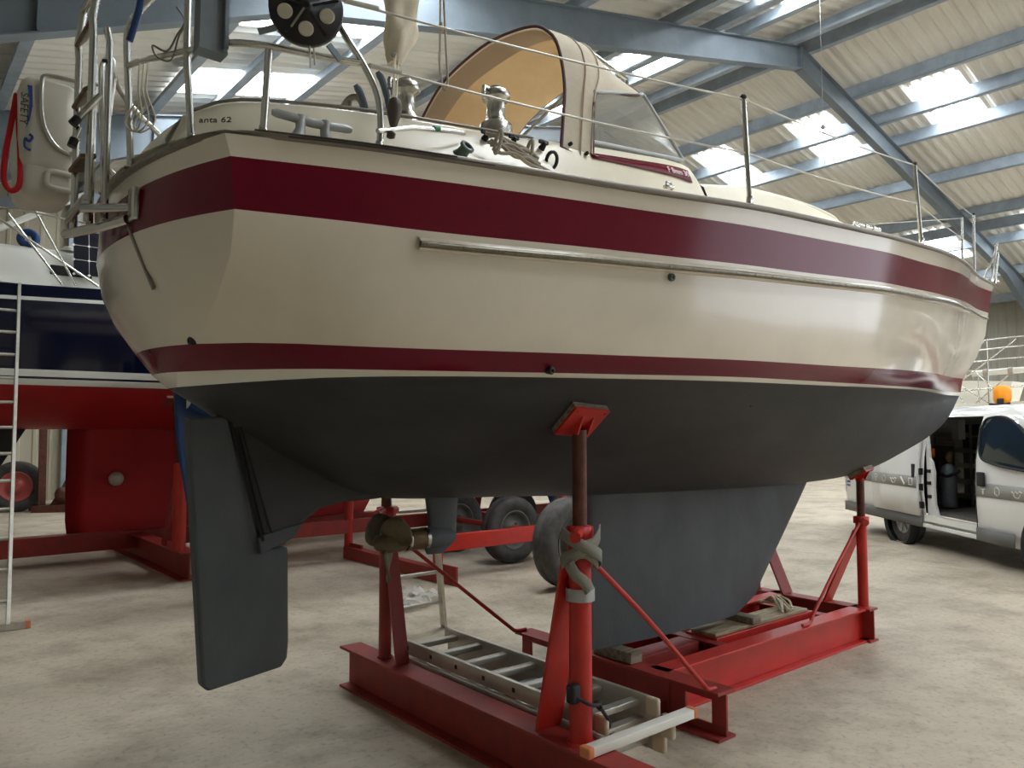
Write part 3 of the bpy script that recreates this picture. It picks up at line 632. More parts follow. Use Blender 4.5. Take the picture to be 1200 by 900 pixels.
for i in range(5):
    a = pi/2+.62+2*pi*i/5; d = u_*cos(a)+v_*sin(a); MB().lathe(rc+d*.068, [(.024, .004), (.024, .010), (.02, .011)], ax, 20).build('wound_tape', M['canvas'], ro_)
    a2 = a+pi/5; d2 = u_*cos(a2)+v_*sin(a2); MB().bar(rc+d2*.022+ax*.008, rc+d2*.105+ax*.008, .008, .006, ax).build('spoke', M['blackm'], ro_)
MB().bar(rc+ax*.02, rc+(u_*.45-v_*.75)*.1+ax*.022, .007, .006, ax).build('crank', M['steel'], ro_)
for p, q in (((-2.43, -.90, 2.86), (-2.36, -.955, 2.885)), ((-2.175, -.96, 2.825), (-2.22, -.96, 2.865))): MB().bar(p, q, .02, .008, (0, 1, 0)).build('reel_bracket', M['galv'], ro_)
MB().tube([(-2.29, -.97, 2.84), (-2.285, -.97, 2.76)], .003, 6).tube([(-2.275, -.97, 2.83), (-2.27, -.97, 2.775)], .003, 6).build('tape_tail', M['wire'], ro_)
wr = MB()
wr.tube(smooth_path([(-2.575, -.54, 3.045), (-2.55, -.55, 3.0), (-2.57, -.54, 2.95), (-2.60, -.53, 2.885), (-2.64, -.51, 2.90), (-2.625, -.51, 2.865), (-2.585, -.53, 2.86), (-2.565, -.55, 2.95), (-2.535, -.56, 3.0), (-2.555, -.56, 3.05)], 5), .0035, 6)
wr.build('wire_hook', M['toe'], push)
wl = MB()
for k5 in range(3): wl.tube(smooth_path([(-2.628+.014*k5, -.30, 2.925), (-2.632+.013*k5, -.31, 2.82), (-2.62+.022*k5, -.32, 2.72), (-2.64+.01*k5, -.31, 2.665), (-2.665+.015*k5, -.28, 2.70), (-2.635+.015*k5, -.30, 2.78)], 5), .003, 6)
wl.build('hanging_cord', M['ropew'], push)
MB().tube(smooth_path([(-2.665, -.3, 2.99), (-2.655, -.32, 3.04), (-2.65, -.36, 3.09), (-2.65, -.4, 3.14)], 4), .012, 8).build('blue_hose', M['blue'], push)
for sd in (-1, 1):
    for (x, y, z0, z1, lean) in ((-.13, 1.18, ZS(-.13)+.02, 3.2, -.04), (1.92, 1.14, ZS(1.92)+.02, 3.345, -.07), (6.02, .06, ZS(6.0)+.02, 4.02, .04)):
        s2 = MB().tube([(x, sd*y, z0), (x+lean, sd*y, z1)], .0125, 10); s2.lathe((x, sd*y, z0), [(.032, 0), (.032, .01), (.018, .016), (.017, .06)], (0, 0, 1), 14)
        so = s2.build('stanchion', M['steel'], yacht); MB().lathe((x+lean, sd*y, z1-.012), [(.015, 0), (.016, .014), (.008, .024)], (0, 0, 1), 10).build('stanchion_cap', M['blackm'], so)
    top = [(-2.18, sd*.91, 3.06), (-.17, sd*1.18, 3.19), (1.85, sd*1.14, 3.335), (6.06, sd*.06, 4.0)]
    low = [(-2.085, sd*.92, 2.86), (-.15, sd*1.18, 2.93), (1.885, sd*1.14, 3.085), (6.03, sd*.06, 3.66)]
    for L_ in (top, low):
        pts2 = []
        for p, q in zip(L_[:-1], L_[1:]):
            for i in range(8): t = i/8; pts2.append(Vector(p).lerp(Vector(q), t)-V(0, 0, .03*4*t*(1-t)*.6))
        pts2.append(Vector(L_[-1])); MB().tube(pts2, .0045, 6).tube([Vector(L_[0]).lerp(Vector(L_[1]), .02), Vector(L_[0]).lerp(Vector(L_[1]), .08)], .009, 8).build('guard_wire', M['wire'], yacht)
bow = MB().tube([(6.70, 0, 3.32), (6.95, 0, 3.85)], .014, 8).tube([(6.62, -.07, 3.3), (6.92, -.02, 3.72)], .012, 8).tube([(6.62, .07, 3.3), (6.92, .02, 3.72)], .012, 8).box((6.68, 0, 3.34), (.3, .12, .05), None, .01)
bow.build('stemhead_fitting', M['steel'], yacht)
# folding boarding ladder on the transom
ld = MB(); 
for y in (-.12, .13):
    ld.tube([(-2.745, y, 2.36), (-2.745, y, 3.06), (-2.75, y, 3.12), (-2.735, y, 3.26)], .014, 10); ld.tube([(-2.69, y, 2.38), (-2.69, y, 3.05), (-2.70, y, 3.10)], .0135, 10)
ld.tube([(-2.735, -.12, 3.26), (-2.735, .13, 3.26)], .014, 10)
for z in (2.42, 2.44): ld.tube([(-2.76, -.15, z), (-2.76, .16, z)], .012, 8)
ld.tube([(-2.77, -.14, 2.40), (-2.62, -.27, 2.40)], .016, 10); ld.tube([(-2.77, .14, 2.36), (-2.70, -.14, 2.345), (-2.64, -.24, 2.36)], .018, 10); ld.box((-2.63, -.29, 2.405), (.03, .07, .12), None, .008)
lad = ld.build('boarding_ladder', M['steel'], yacht)
for z, t in ((3.12, .9), (2.87, .7), (2.61, .25)):
    MB().box((-2.745, .005, z), (.055, .22, .016), Matrix.Rotation(-t, 3, 'Y'), .004).build('step', M['teak'], lad)
for a, b_ in (((-2.72, -.14, 2.83), (-2.80, -.14, 2.71)), ((-2.78, -.12, 2.70), (-2.80, -.12, 2.635))):
    l2 = MB().tube([a, b_], .012, 8); lo_ = l2.build('folding_leg', M['steel'], lad); d = (V(b_)-V(a)).normalized(); MB().tube([V(b_)-d*.02, V(b_)+d*.012], .016, 10).build('rubber_tip', M['black'], lo_)
MB().tube([(-2.715, -.125, 2.97), (-2.70, -.13, 2.97)], .007, 8).build('black_stop', M['black'], lad)

def translucent(m, f):
    nt = m.node_tree; b_ = nt.nodes['Principled BSDF']; out = nt.nodes['Material Output']; t = nt.nodes.new('ShaderNodeBsdfTranslucent'); mx = nt.nodes.new('ShaderNodeMixShader')
    t.inputs['Color'].default_value = b_.inputs['Base Color'].default_value; mx.inputs[0].default_value = f
    nt.links.new(b_.outputs[0], mx.inputs[1]); nt.links.new(t.outputs[0], mx.inputs[2]); nt.links.new(mx.outputs[0], out.inputs['Surface'])
for n_, f_ in (('canvas', .3), ('canvasi', .42), ('canvast', .3)): translucent(M[n_], f_)
# ------------------------------------------------------------------ things on the yacht
lc = thing('rescue_case', 'white plastic rescue case with blue printing hanging on the stern rail', 'case', (-2.80, .52, 2.57))
b = MB().box((-2.80, .52, 2.86), (.21, .30, .40), None, .05).box((-2.80, .52, 2.65), (.195, .28, .20), None, .045); b.build('body', M['case'], lc)
b = MB().tube(smooth_path([(-2.69, .36, 3.06), (-2.80, .362, 3.06), (-2.835, .362, 3.03), (-2.83, .362, 2.88), (-2.80, .362, 2.80), (-2.76, .364, 2.76), (-2.70, .364, 2.75)], 5), .010, 8); b.build('steel_loop', M['steel'], lc)
b = MB().tube(smooth_path([(-2.69, .375, 2.66), (-2.79, .372, 2.665), (-2.805, .372, 2.63), (-2.79, .372, 2.60), (-2.69, .375, 2.595)], 5), .012, 8); b.build('lower_handle', M['case'], lc)
b = MB(); b.prism([(-2.885, .366, 3.0), (-2.868, .366, 3.0), (-2.864, .366, 2.92), (-2.872, .366, 2.86), (-2.885, .366, 2.82), (-2.876, .366, 2.89), (-2.876, .366, 2.94)], (0, -.003, 0)); b.tube(smooth_path([(-2.872, .366, 2.80), (-2.86, .366, 2.79), (-2.872, .366, 2.77), (-2.885, .366, 2.78), (-2.885, .366, 2.745), (-2.865, .366, 2.735)], 4), .005, 6); b.build('blue_emblem', M['ink'], lc)
text('SAFETY', 'lettering', M['inkb'], (-2.894, .3655, 2.90), (0, 0, -1), (1, 0, 0), .04, lc)
rp = MB().tube(smooth_path([(-2.905, .50, 3.0), (-2.925, .45, 2.86), (-2.945, .42, 2.70), (-2.945, .41, 2.60), (-2.92, .40, 2.565), (-2.895, .40, 2.60), (-2.895, .41, 2.72), (-2.90, .45, 2.86), (-2.902, .50, 3.0)], 6), .011, 8)
tag(rp.build('rope_loop', M['roper']), 'red rope loop hanging beside the white rescue case', 'rope')
bag = thing('canvas_bag', 'crumpled cream canvas bag hanging above the cockpit on a line', 'bag', (-1.62, -.42, 3.17))
b = MB(); rows = []
for i in range(19):
    t = i/18; z = 3.185+.62*t; cx, cy = -1.63+.012*sin(5*t)+.03*(t-.3), -.42; w = .028+.06*min(1, t*1.9)**.8+.01*sin(9*t); row = []
    for j in range(20):
        a = 2*pi*j/20; rr = w*(1+.20*sin(3*a+9*t)+.14*sin(5*a-15*t)+.05*sin(9*a+23*t)); row.append((cx+rr*cos(a), cy+.75*rr*sin(a), z+.012*sin(2*a+6*t)))
    rows.append(row)
b.grid(rows, closed=True); b.add(rows[0], [tuple(range(20))]); b.add(rows[-1], [tuple(range(20))]); b.build('cover', M['bagc'], bag)
MB().lathe((-1.665, -.45, 3.205), [(.013, 0), (.013, .004), (.007, .004)], (-.4, -.9, 0), 14).build('eyelet', M['cast'], bag)
MB().tube([(-1.61, -.42, 3.80), (-1.6, -.42, 7.0)], .006, 6).build('hanging_line', M['ropew'], bag)
tk = thing('tackle_block', 'brown pulley block hung on thin lines beside the cockpit coaming', 'block', (-1.95, -.92, 2.66))
b = MB().lathe((-1.945, -.915, 2.665), [(.004, 0), (.014, .015), (.024, .05), (.028, .08), (.022, .105), (.01, .115)], (.06, 0, 1), 16); b.build('cheek', M['block'], tk)
MB().tube([(-1.947, -.915, 2.668), (-1.955, -.925, 2.645), (-1.965, -.935, 2.635)], .006, 8).lathe((-1.968, -.94, 2.632), [(.014, -.012), (.016, 0), (.01, .014)], (.5, -.4, -.2), 10).build('shackle', M['block'], tk)
MB().tube([(-1.945, -.91, 2.775), (-1.66, -.455, 3.20)], .0035, 6).tube([(-1.925, -.90, 2.775), (-1.64, -.45, 3.20)], .0035, 6).tube([(-1.935, -.905, 2.77), (-1.90, -.85, 2.89), (-1.66, -.44, 3.2)], .003, 6).build('line', M['ropew'], tk)
rp = MB(); P = smooth_path([(-1.44, -.47, 7.05), (-1.44, -.47, 3.6), (-1.445, -.47, 3.28), (-1.435, -.475, 3.16), (-1.42, -.48, 3.11), (-1.405, -.48, 3.16), (-1.41, -.475, 3.28), (-1.42, -.47, 3.5), (-1.43, -.47, 3.62)], 5)
rp.tube(P, .005, 6).lathe((-1.435, -.47, 3.38), [(.010, 0), (.011, .03), (.008, .04)], (0, 0, 1), 8); tag(rp.build('hanging_rope', M['rope']), 'thin grey rope hanging from the roof in front of the sprayhood', 'rope')
rp = MB()
for i in range(6):
    o = .013*i; w2 = .012*sin(2.1*i)
    rp.tube(smooth_path([(-1.48+.012*(i % 3), -.85-.3*o, 2.79-o), (-1.44, -.878-.35*o, 2.778-o+w2), (-1.38, -.895-.35*o, 2.762-o-w2), (-1.32, -.905-.35*o, 2.75-o+.5*w2), (-1.265+.01*(i % 2), -.912-.35*o, 2.732-o)], 4), .008, 7)
for xx in (-1.455, -1.29):
    rp.tube([(xx+.012*sin(k), -.893+.012*cos(k)-.012*sin(k*.5), 2.745+.05*sin(k)) for k in [2*pi*q/14 for q in range(14)]], .008, 7, closed=True)
rp.tube(smooth_path([(-1.29, -.91, 2.70), (-1.18, -.945, 2.66), (-1.02, -.99, 2.625), (-.9, -1.03, 2.615)], 5), .008, 6)
tag(rp.build('rope_coil', M['rope']), 'grey mooring rope bunched on the coaming below the sprayhood winch', 'rope')

# ------------------------------------------------------------------ the near red cradle
cd = thing('boat_cradle', 'red steel cradle on the concrete floor carrying the cream yacht', 'cradle', (.8, 0, 0))
def beam(name, a, b_, **kw): return MB().ibeam(a, b_, **kw).build(name, M['redold'] if 'm' not in kw else kw['m'], cd, bevel=.003)
beam('cross_beam', (-.92, -1.22, 0), (-.92, 1.25, 0), h=.25, w=.15)
mb = MB(); x = .15
mb.box((x, 0, .242), (.15, 1.62, .016)); mb.box((x, -.63, .008), (.15, .36, .016)); mb.box((x, .63, .008), (.15, .36, .016))
for sd in (-1, 1):
    for (y0, y1, z0, z1) in ((.44, .55, .016, .234), (.72, .81, .016, .234), (.55, .72, .185, .234), (.55, .72, .016, .06)): mb.box((x, sd*(y0+y1)/2, (z0+z1)/2), (.016, y1-y0, z1-z0))
mb.box((x, 0, .125), (.016, .90, .218)); mb.build('cross_beam', M['redold'], cd, bevel=.002)
beam('cross_beam', (2.6, -.44, 0), (2.6, .80, 0), h=.25, w=.13)
beam('cross_beam', (2.22, -.30, .02), (2.22, .30, .02), h=.21, w=.09)
beam('cross_beam', (.95, -.30, .02), (.95, .30, .02), h=.21, w=.09)
for sd in (-1, 1): MB().ibeam((.16, sd*.345, 0), (2.66, sd*.345, 0), h=.25, w=.13).box((2.655, sd*.345, .125), (.012, .13, .25)).build('side_beam', M['red'], cd, bevel=.003)
MB().bar((-.9, -.36, .055), (.15, -.36, .055), .12, .09).build('side_beam', M['redold'], cd, bevel=.003)
MB().bar((-.9, .36, .055), (.15, .36, .055), .12, .09).build('side_beam', M['redold'], cd, bevel=.003)
MB().bar((.98, -.04, .18), (2.2, -.04, .18), .25, .13).build('keel_beam', M['red'], cd, bevel=.004)
MB().bar((.2, 0, .125), (.95, 0, .125), .16, .2).build('keel_beam', M['redold'], cd, bevel=.004)
def post(x, y, ztop, zcol, pad_n, diag, m='red', wobble=0., padc=None, ps=.2, r=.05):
    sd = -1 if y < 0 else 1
    u = MB().tube([(x, y, .25), (x, y, zcol)], r, 20).lathe((x, y, .25), [(r*1.25, 0), (r*1.25, .008), (r*1.01, .01)], (0, 0, 1), 20).lathe((x, y, zcol), [(r*1.12, -.03), (r*1.12, .03), (r*.7, .032)], (0, 0, 1), 20)
    uo = u.build('upright', M[m], cd)
    for d0, d1, w in diag: MB().bar(d0, d1, w, .016, (0, sd, .3) if abs(d0[0]-d1[0]) < .2 else (0, 1, 0)).build('diagonal_strut', M[m if m == 'red' and y < 0 else 'redold'], uo)
    s2 = MB().tube([(x, y, zcol-.05), (x, y, ztop)], min(.033, r*.8), 18)
    so = s2.build('screw_rod', M['rust'], uo)
    n_ = MB().lathe((x, y, zcol+.03), [(.06, 0), (.06, .05), (.036, .055)], (0, 0, 1), 8)
    for a in (.45, .45+pi): n_.tube([(x, y, zcol+.055), (x+.10*cos(a+wobble), y+.10*sin(a+wobble), zcol+.06), (x+.15*cos(a+wobble), y+.15*sin(a+wobble), zcol+.05)], [.03, .022, .026], 10)
    n_.build('handle_nut', M['red'], uo)
    c = V(padc or (x, y, ztop+.03)); n3 = V(pad_n).normalized(); e1 = V(1, 0, 0); e1 = (e1-n3*e1.dot(n3)).normalized(); e2 = n3.cross(e1); R_ = Matrix((e1, e2, n3)).transposed()
    p_ = MB().box(c, (ps, ps*.9, .012), R_)
    for sx in (-.032, .032): p_.prism([c+e1*sx-e2*.05-n3*.006, c+e1*sx+e2*.05-n3*.006, V(x+sx, y+.02, ztop-.02), V(x+sx, y-.02, ztop-.02)], e1*.008)
    for sx in (-1, 1):
        for sy in (-1, 1): p_.lathe(c+e1*sx*ps*.4+e2*sy*ps*.36-n3*.006, [(.008, 0), (.008, -.006)], n3, 6)
    po = p_.build('pad', M['red'], uo); MB().box(c+n3*.02, (ps*1.0, ps*.9, .026), R_).build('wooden_pad', M['woodgrey'], po)
    return uo
def hull_n(x, y):
    e = .02; g = lambda a, b_: bottom_z(a, b_); return V(-(g(x+e, y)-g(x-e, y))/(2*e), -(g(x, y+e)-g(x, y-e))/(2*e), 1).normalized()
def pad_at(x, y, gap=.03):
    n = hull_n(x, y); return V(x, y, bottom_z(x, y))-n*gap, n
for (x, y, zc, diag, m) in ((-.90, -.79, 1.10, [((-.895, -.575, .25), (-.90, -.755, 1.04), .15)], 'red'), (-.90, .86, 1.06, [((-.895, .67, .25), (-.90, .83, 1.02), .085)], 'redold'),
                            (2.58, -.37, .86, [((2.6, -.07, .25), (2.585, -.34, .84), .14)], 'red'), (2.58, .56, .86, [((2.6, .28, .25), (2.585, .53, .84), .14)], 'redold')):
    c, n = pad_at(x, y); pu = post(x, y, c.z-.035, zc, n, diag, m, .2, c, .2 if x < 0 else .16, .05 if x < 0 and y < 0 else .038)
    if x < 0 and y > 0: MB().lathe((x, y, zc-.16), [(.045, 0), (.047, .03), (.045, .075)], (0, 0, 1), 16, caps=False).build('tape_wrap', M['strap'], pu)
def brace(name, pts): return MB().tube(smooth_path(pts, 5), .0125, 10).build(name, M['red'], cd)
brace('brace_rod', [(-.88, -.80, 1.06), (-.45, -.785, .71), (.0, -.76, .315), (.055, -.76, .268), (.12, -.76, .262)])
brace('brace_rod', [(-.88, .85, 1.0), (-.45, .82, .66), (-.02, .775, .315), (.05, .77, .268), (.14, .77, .262)])
brace('brace_rod', [(2.56, -.385, .93), (2.15, -.385, .61), (1.82, -.385, .33), (1.76, -.385, .27), (1.66, -.385, .262)])
brace('brace_rod', [(2.56, .545, .93), (2.15, .46, .61), (1.82, .395, .33), (1.76, .385, .27), (1.66, .385, .262)])
for x, y, lb in ((.15, -.02, 'pale wood packer under the aft end of the grey keel'), (1.43, -.02, 'pale wood packer under the front end of the grey keel')):
    MBk = MB().box((x, y-.03, .285 if x < 1 else .293), (.10, .30 if x < 1 else .26, .065 if x < 1 else .05), None, .006); tag(MBk.build('keel_packer', M['woodgrey']), lb, 'wood block')
b = MB().box((1.57, -.05, .257), (1.16, .20, .022), None, .004); tag(b.build('timber_plank', M['wood']), 'weathered flat plank on top of the red keel beam', 'plank')
rp = MB()
for i in range(8):
    o = .02*i; rp.tube(smooth_path([(1.82+o, -.15+.02*(i % 3), .285+.012*(i % 2)), (1.90+o, -.06, .31+.03*sin(i)), (1.98+.5*o, .04, .33+.02*cos(i)), (2.05+.3*o, .14-.02*i, .30), (2.03, .20-.03*i, .28)], 4), .009, 6)
tag(rp.build('rope_bundle', M['ropew']), 'pale rope bundle lying on the plank ahead of the grey keel', 'rope')
# webbing strap knotted round the near upright
st = thing('webbing_strap', 'grey webbing strap wound round the nearest red upright', 'strap', (-.90, -.79, .95))
b = MB()
def band(pts, w, th=.006, upv=(0, 0, 1)):
    P = smooth_path(pts, 5); rows = []
    for i, p in enumerate(P):
        t = (P[min(i+1, len(P)-1)]-P[max(i-1, 0)]).normalized(); rad = V(p.x+.90, p.y+.79, 0).normalized(); s3 = t.cross(rad).normalized(); rows.append([p-s3*w/2, p+s3*w/2, p+s3*w/2+rad*th, p-s3*w/2+rad*th])
    b.grid(rows, closed=True)
def ring(a, z, r): return (-.90+r*cos(a), -.79+r*sin(a), z)
band([ring(-3.6+.5*i, 1.02+.145*(i/6)+.01*(i % 2), .085) for i in range(7)], .05)
band([ring(-3.4+.5*i, 1.16-.155*(i/7), .09) for i in range(8)], .05)
band([ring(-3.0+.5*i, 1.05+.03*sin(i), .075) for i in range(9)], .055)
band([ring(-2.9, 1.03, .09), ring(-2.6, .99, .095), ring(-2.1, .95, .085), ring(-1.8, .91, .075)], .05)
b.build('webbing', M['strap'], st)
b = MB(); b.lathe((-.90, -.79, .86), [(.064, 0), (.064, .055)], (0, 0, 1), 20, caps=False); b.build('tape_band', M['cast'], st)

hc = thing('pull_cord', 'thin cord with a small knob hanging from the roof beyond the bow guard wires', 'cord', (9.83, 3.63, 6.3))
MB().tube([(9.83, 3.63, 9.56), (9.83, 3.63, 6.34)], .003, 6).tube([(9.85, 3.62, 7.14), (9.85, 3.62, 6.4)], .006, 6).build('cord', M['wire'], hc)
MB().lathe((9.83, 3.63, 7.1), [(.03, 0), (.05, .03), (.03, .08)], (0, 0, 1), 12).build('knob', M['cast'], hc)
# ------------------------------------------------------------------ ladders
el = thing('extension_ladder', 'aluminium extension ladder lying folded along the near red beam', 'ladder', (-.62, .1, 0))
for i, (z, x0, x1, y0, y1) in enumerate(((.142, -.835, -.42, -.80, .84), (.225, -.815, -.43, -.86, .86), (.308, -.79, -.44, -.78, .88))):
    for x in (x0, x1):
        b = MB().box((x, (y0+y1)/2, z), (.026, y1-y0, .08), None, .004)
        so = b.build('stile', M['alu'], el)
        for k6 in range(7): MB().box((x-.0135, y1-.12-.245*k6, z), (.002, .022, .022)).build('rung_end', M['blackm'], so)
        MB().box((x, y0-.03, z-.002), (.03, .075, .085), None, .012).build('end_cap', M['cap'], so)
    for k6 in range(7): MB().box(((x0+x1)/2, y1-.12-.245*k6, z), (x1-x0-.02, .05, .030), None, .004).build('rung', M['alu'], el)
b = MB().box((-.645, -.92, .275), (.70, .055, .04), None, .004); bo = b.build('stabiliser_bar', M['white'], el)
for x in (-.995, -.295): MB().box((x, -.92, .275), (.035, .06, .046), None, .008).build('orange_cap', M['orangec'], bo)
b = MB()
for x in (-.79, -.44): b.box((x, -.885, .26), (.03, .03, .06))
b.build('bar_clamp', M['alu'], bo)
st2 = MB().tube(smooth_path([(-.97, -.82, .47), (-.93, -.87, .44), (-.86, -.86, .42), (-.80, -.80, .40), (-.74, -.72, .36), (-.70, -.74, .31), (-.735, -.80, .28), (-.78, -.84, .33), (-.86, -.87, .41)], 5), .008, 8)
st2.box((-.965, -.81, .475), (.05, .05, .08), None, .012).box((-.78, -.70, .43), (.05, .05, .07), None, .012)
tag(st2.build('cable_lock', M['blackm']), 'black cable lock looped round the near upright and ladder end', 'cable')
def lean_ladder(name, label, foot, top, w, wdir, n, spacing, m, footbar=None):
    F, T_ = V(foot), V(top); d = (T_-F).normalized(); wd = V(wdir).normalized(); t = thing(name, label, 'ladder', F)
    for s2 in (-1, 1):
        MB().bar(F+wd*s2*w/2, T_+wd*s2*w/2, .026, .062, d.cross(wd)).build('stile', m, t)
    for i in range(n): c = F+d*(.25+spacing*i); MB().tube([c-wd*w/2, c+wd*w/2], .015, 8).build('rung', m, t)
    if footbar:
        fb = MB().bar(F+wd*footbar[0]+V(0, 0, .03), F+wd*footbar[1]+V(0, 0, .03), .05, .05).build('foot_bar', m, t)
        MB().bar(F+wd*footbar[1]+V(0, 0, .03), F+wd*(footbar[1]+.035)+V(0, 0, .03), .056, .058).build('orange_cap', M['orangec'], fb)
    return t
lean_ladder('leaning_ladder', 'aluminium ladder standing behind the propeller and leaning on the cream hull', (.15, 2.03, 0), (-.68, 1.21, 2.68), .40, (1, 0, 0), 9, .28, M['alu'])
lean_ladder('leaning_ladder', 'tall aluminium ladder leaning on the navy and red yacht, cut by the left edge', (-2.62, 4.18, 0), (-2.39, 6.13, 3.12), .44, (1, .02, 0), 12, .28, M['alu'], (-.6, .34))

# ------------------------------------------------------------------ other yachts
def plain_hull(t, x0, x1, yc, hb, zs0, zs1, zw, zk, mt, mm, mb_, stripe=.14, endr=.35, blunt=.55):
    """round-bilged hull along x, bow at x1"""
    rows = []; n = 40
    def w(u): return hb*(blunt+(1-blunt)*min(1, u/.45)**.6) if u < .45 else hb*max(.01, 1-((u-.45)/.55)**2.1)
    lev = [('s', 1), ('t', .9), ('w1', 0), ('w2', 0), ('b', 0)]
    for i in range(n+1):
        u = i/n; x = x0+(x1-x0)*u; W = w(u); zs = zs0+(zs1-zs0)*u**1.5; r = []
        k7 = zk+(zw-zk)*max(0, (u-.62)/.38)**2+(zw-zk)*.5*max(0, (.2-u)/.2)
        for yy, z in ((W, zs), (W*1.005, zs-.13), (W*1.005, zs-.17), (W*.97, zw+(zs-zw)*.5), (W*.92, zw+stripe), (W*.915, zw+stripe*.55), (W*.91, zw+stripe*.4), (W*.90, zw)): r.append((x, yy, z))
        for j in range(1, 8): tt = 1-j/7; r.append((x, W*.9*tt, k7+(zw-k7)*tt**2))
        rows.append(r)
    mats_ = [0, 1, 0, 0, 1, 0, 1]+[2]*7
    m_ = MB()
    for sd in (-1, 1): m_.grid([[(r[j][0], yc+sd*r[j][1], r[j][2]) for r in rows] for j in range(len(rows[0]))], mats=mats_)
    m_.add([(rows[0][j][0], yc-rows[0][j][1], rows[0][j][2]) for j in range(15)]+[(rows[0][j][0], yc+rows[0][j][1], rows[0][j][2]) for j in range(14, -1, -1)], [tuple(range(30))])
    m_.build('hull', [mt, mm, mb_], t)
    d_ = MB().grid([[(r[0][0], yc+r[0][1]*s2, r[0][2]+.06*(1-s2*s2)) for s2 in (-1, -.5, 0, .5, 1)] for r in rows]); d_.build('deck', M['white'], t)
    return w
ry = thing('sailing_yacht', 'navy yacht with red bottom and white deck standing behind at far left', 'boat', (0, 7.6, .3))
plain_hull(ry, -4.2, 6.2, 7.6, 1.42, 3.14, 3.55, 2.10, 1.62, M['navy'], M['white'], M['redboat'], .17)
k_ = MB(); rows = []
for z, xa, xb, th in ((2.0, -1.40, 3.2, .30), (1.6, -1.43, 3.0, .22), (1.0, -1.43, 2.9, .17), (.5, -1.42, 2.8, .15), (.335, -1.40, 2.7, .12)): rows.append([(x, 7.6-y, z) for x, y in foil(xb, xa, th, 14)])
k_.grid(rows, closed=True); k_.add(rows[-1], [tuple(range(len(rows[-1])))]); ko = k_.build('keel', M['redboat'], ry)
MB().lathe((-.9, 7.42, 1.0), [(.09, 0), (.085, .02), (.03, .035)], (0, -1, 0), 20).build('anode', M['alu'], ko)
r2 = MB().prism([(-2.6, 7.56, 1.75), (-1.80, 7.56, 1.75), (-2.35, 7.56, .75), (-2.7, 7.56, .7)], (0, .08, 0)); r2.build('rudder', M['black'], ry)
cb = MB(); rows = []
for x, w_, zt in ((-3.6, .95, 3.55), (-3.3, 1.0, 3.62), (-1.2, .95, 3.66), (1.5, .8, 3.7), (2.2, .6, 3.5)):
    rows.append([(x, 7.6-w_-.08, 3.2), (x, 7.6-w_, zt-.05), (x, 7.6-w_+.07, zt), (x, 7.6, zt+.06), (x, 7.6+w_-.07, zt), (x, 7.6+w_, zt-.05), (x, 7.6+w_+.08, 3.2)])
cb.grid(rows); cb.add(rows[0], [tuple(range(7))]); cb.add(rows[-1], [tuple(range(7))]); co = cb.build('cabin', M['white'], ry)
MB().box((-1.62, 6.585, 3.40), (.42, .02, .11), None, .008).build('cabin_window', M['black'], co)
MB().box((-2.7, 6.585, 3.40), (.42, .02, .11), None, .008).build('cabin_window', M['black'], co)
b = MB().tube([(-4.2, 6.9, 2.95+.45), (-2.3, 6.9, 3.84), (-1.42, 6.9, 4.42)], .035, 12); b.build('spar', M['white'], ry)
b = MB()
for p, q in (((-2.27, 6.35, 3.9), (-1.75, 6.32, 3.20)), ((-2.4, 6.35, 3.86), (-1.40, 6.30, 3.22)), ((-2.05, 6.35, 4.02), (-1.62, 6.3, 3.2)), ((-1.38, 6.9, 4.35), (-1.38, 6.9, 3.6))): b.tube([p, q], .013, 8)
b.tube([(-4, 6.3, 3.95), (-2.2, 6.3, 3.95), (-1.0, 6.3, 3.88), (.5, 6.3, 3.9)], .008, 6); b.build('rail', M['steel'], ry)
b = MB()
for x, y in ((-1.62, 6.75), (-1.36, 6.78)): b.lathe((x, y, 3.66), [(.09, 0), (.085, .03), (.05, .055), (.01, .06)], (0, 0, 1), 16)
b.build('deck_vent', M['white'], co)
sp = MB(); sp.box((-1.40, 6.45, 3.60), (.46, .025, .52), Matrix.Rotation(-.18, 3, 'X')); spo = sp.build('solar_panel', M['panel'], ry)
b = MB(); R_ = Matrix.Rotation(-.18, 3, 'X')
for i in range(1, 3): b.box(V(-1.40, 6.45, 3.60)+R_ @ V(-.23+.153*i, -.0135, 0), (.004, .002, .52), R_); b.box(V(-1.40, 6.45, 3.60)+R_ @ V(0, -.0135, -.26+.173*i), (.46, .002, .004), R_)
for i in range(4):
    for j in range(4): b.box(V(-1.40, 6.45, 3.60)+R_ @ V(-.23+.153*i, -.0137, -.26+.173*j), (.024, .002, .024), R_ @ Matrix.Rotation(pi/4, 3, 'Y'))
b.build('cell_grid', M['white'], spo)
fd = MB(); cc = V(-2.03, 6.72, 3.74)
fd.tube([cc+V(cos(2*pi*i/20)*.07, -.03*cos(2*pi*i/20), sin(2*pi*i/20)*.07) for i in range(20)], .042, 12, closed=True); tag(fd.build('ring_fender', M['blue']), 'blue ring fender on the white deck of the navy yacht', 'fender')
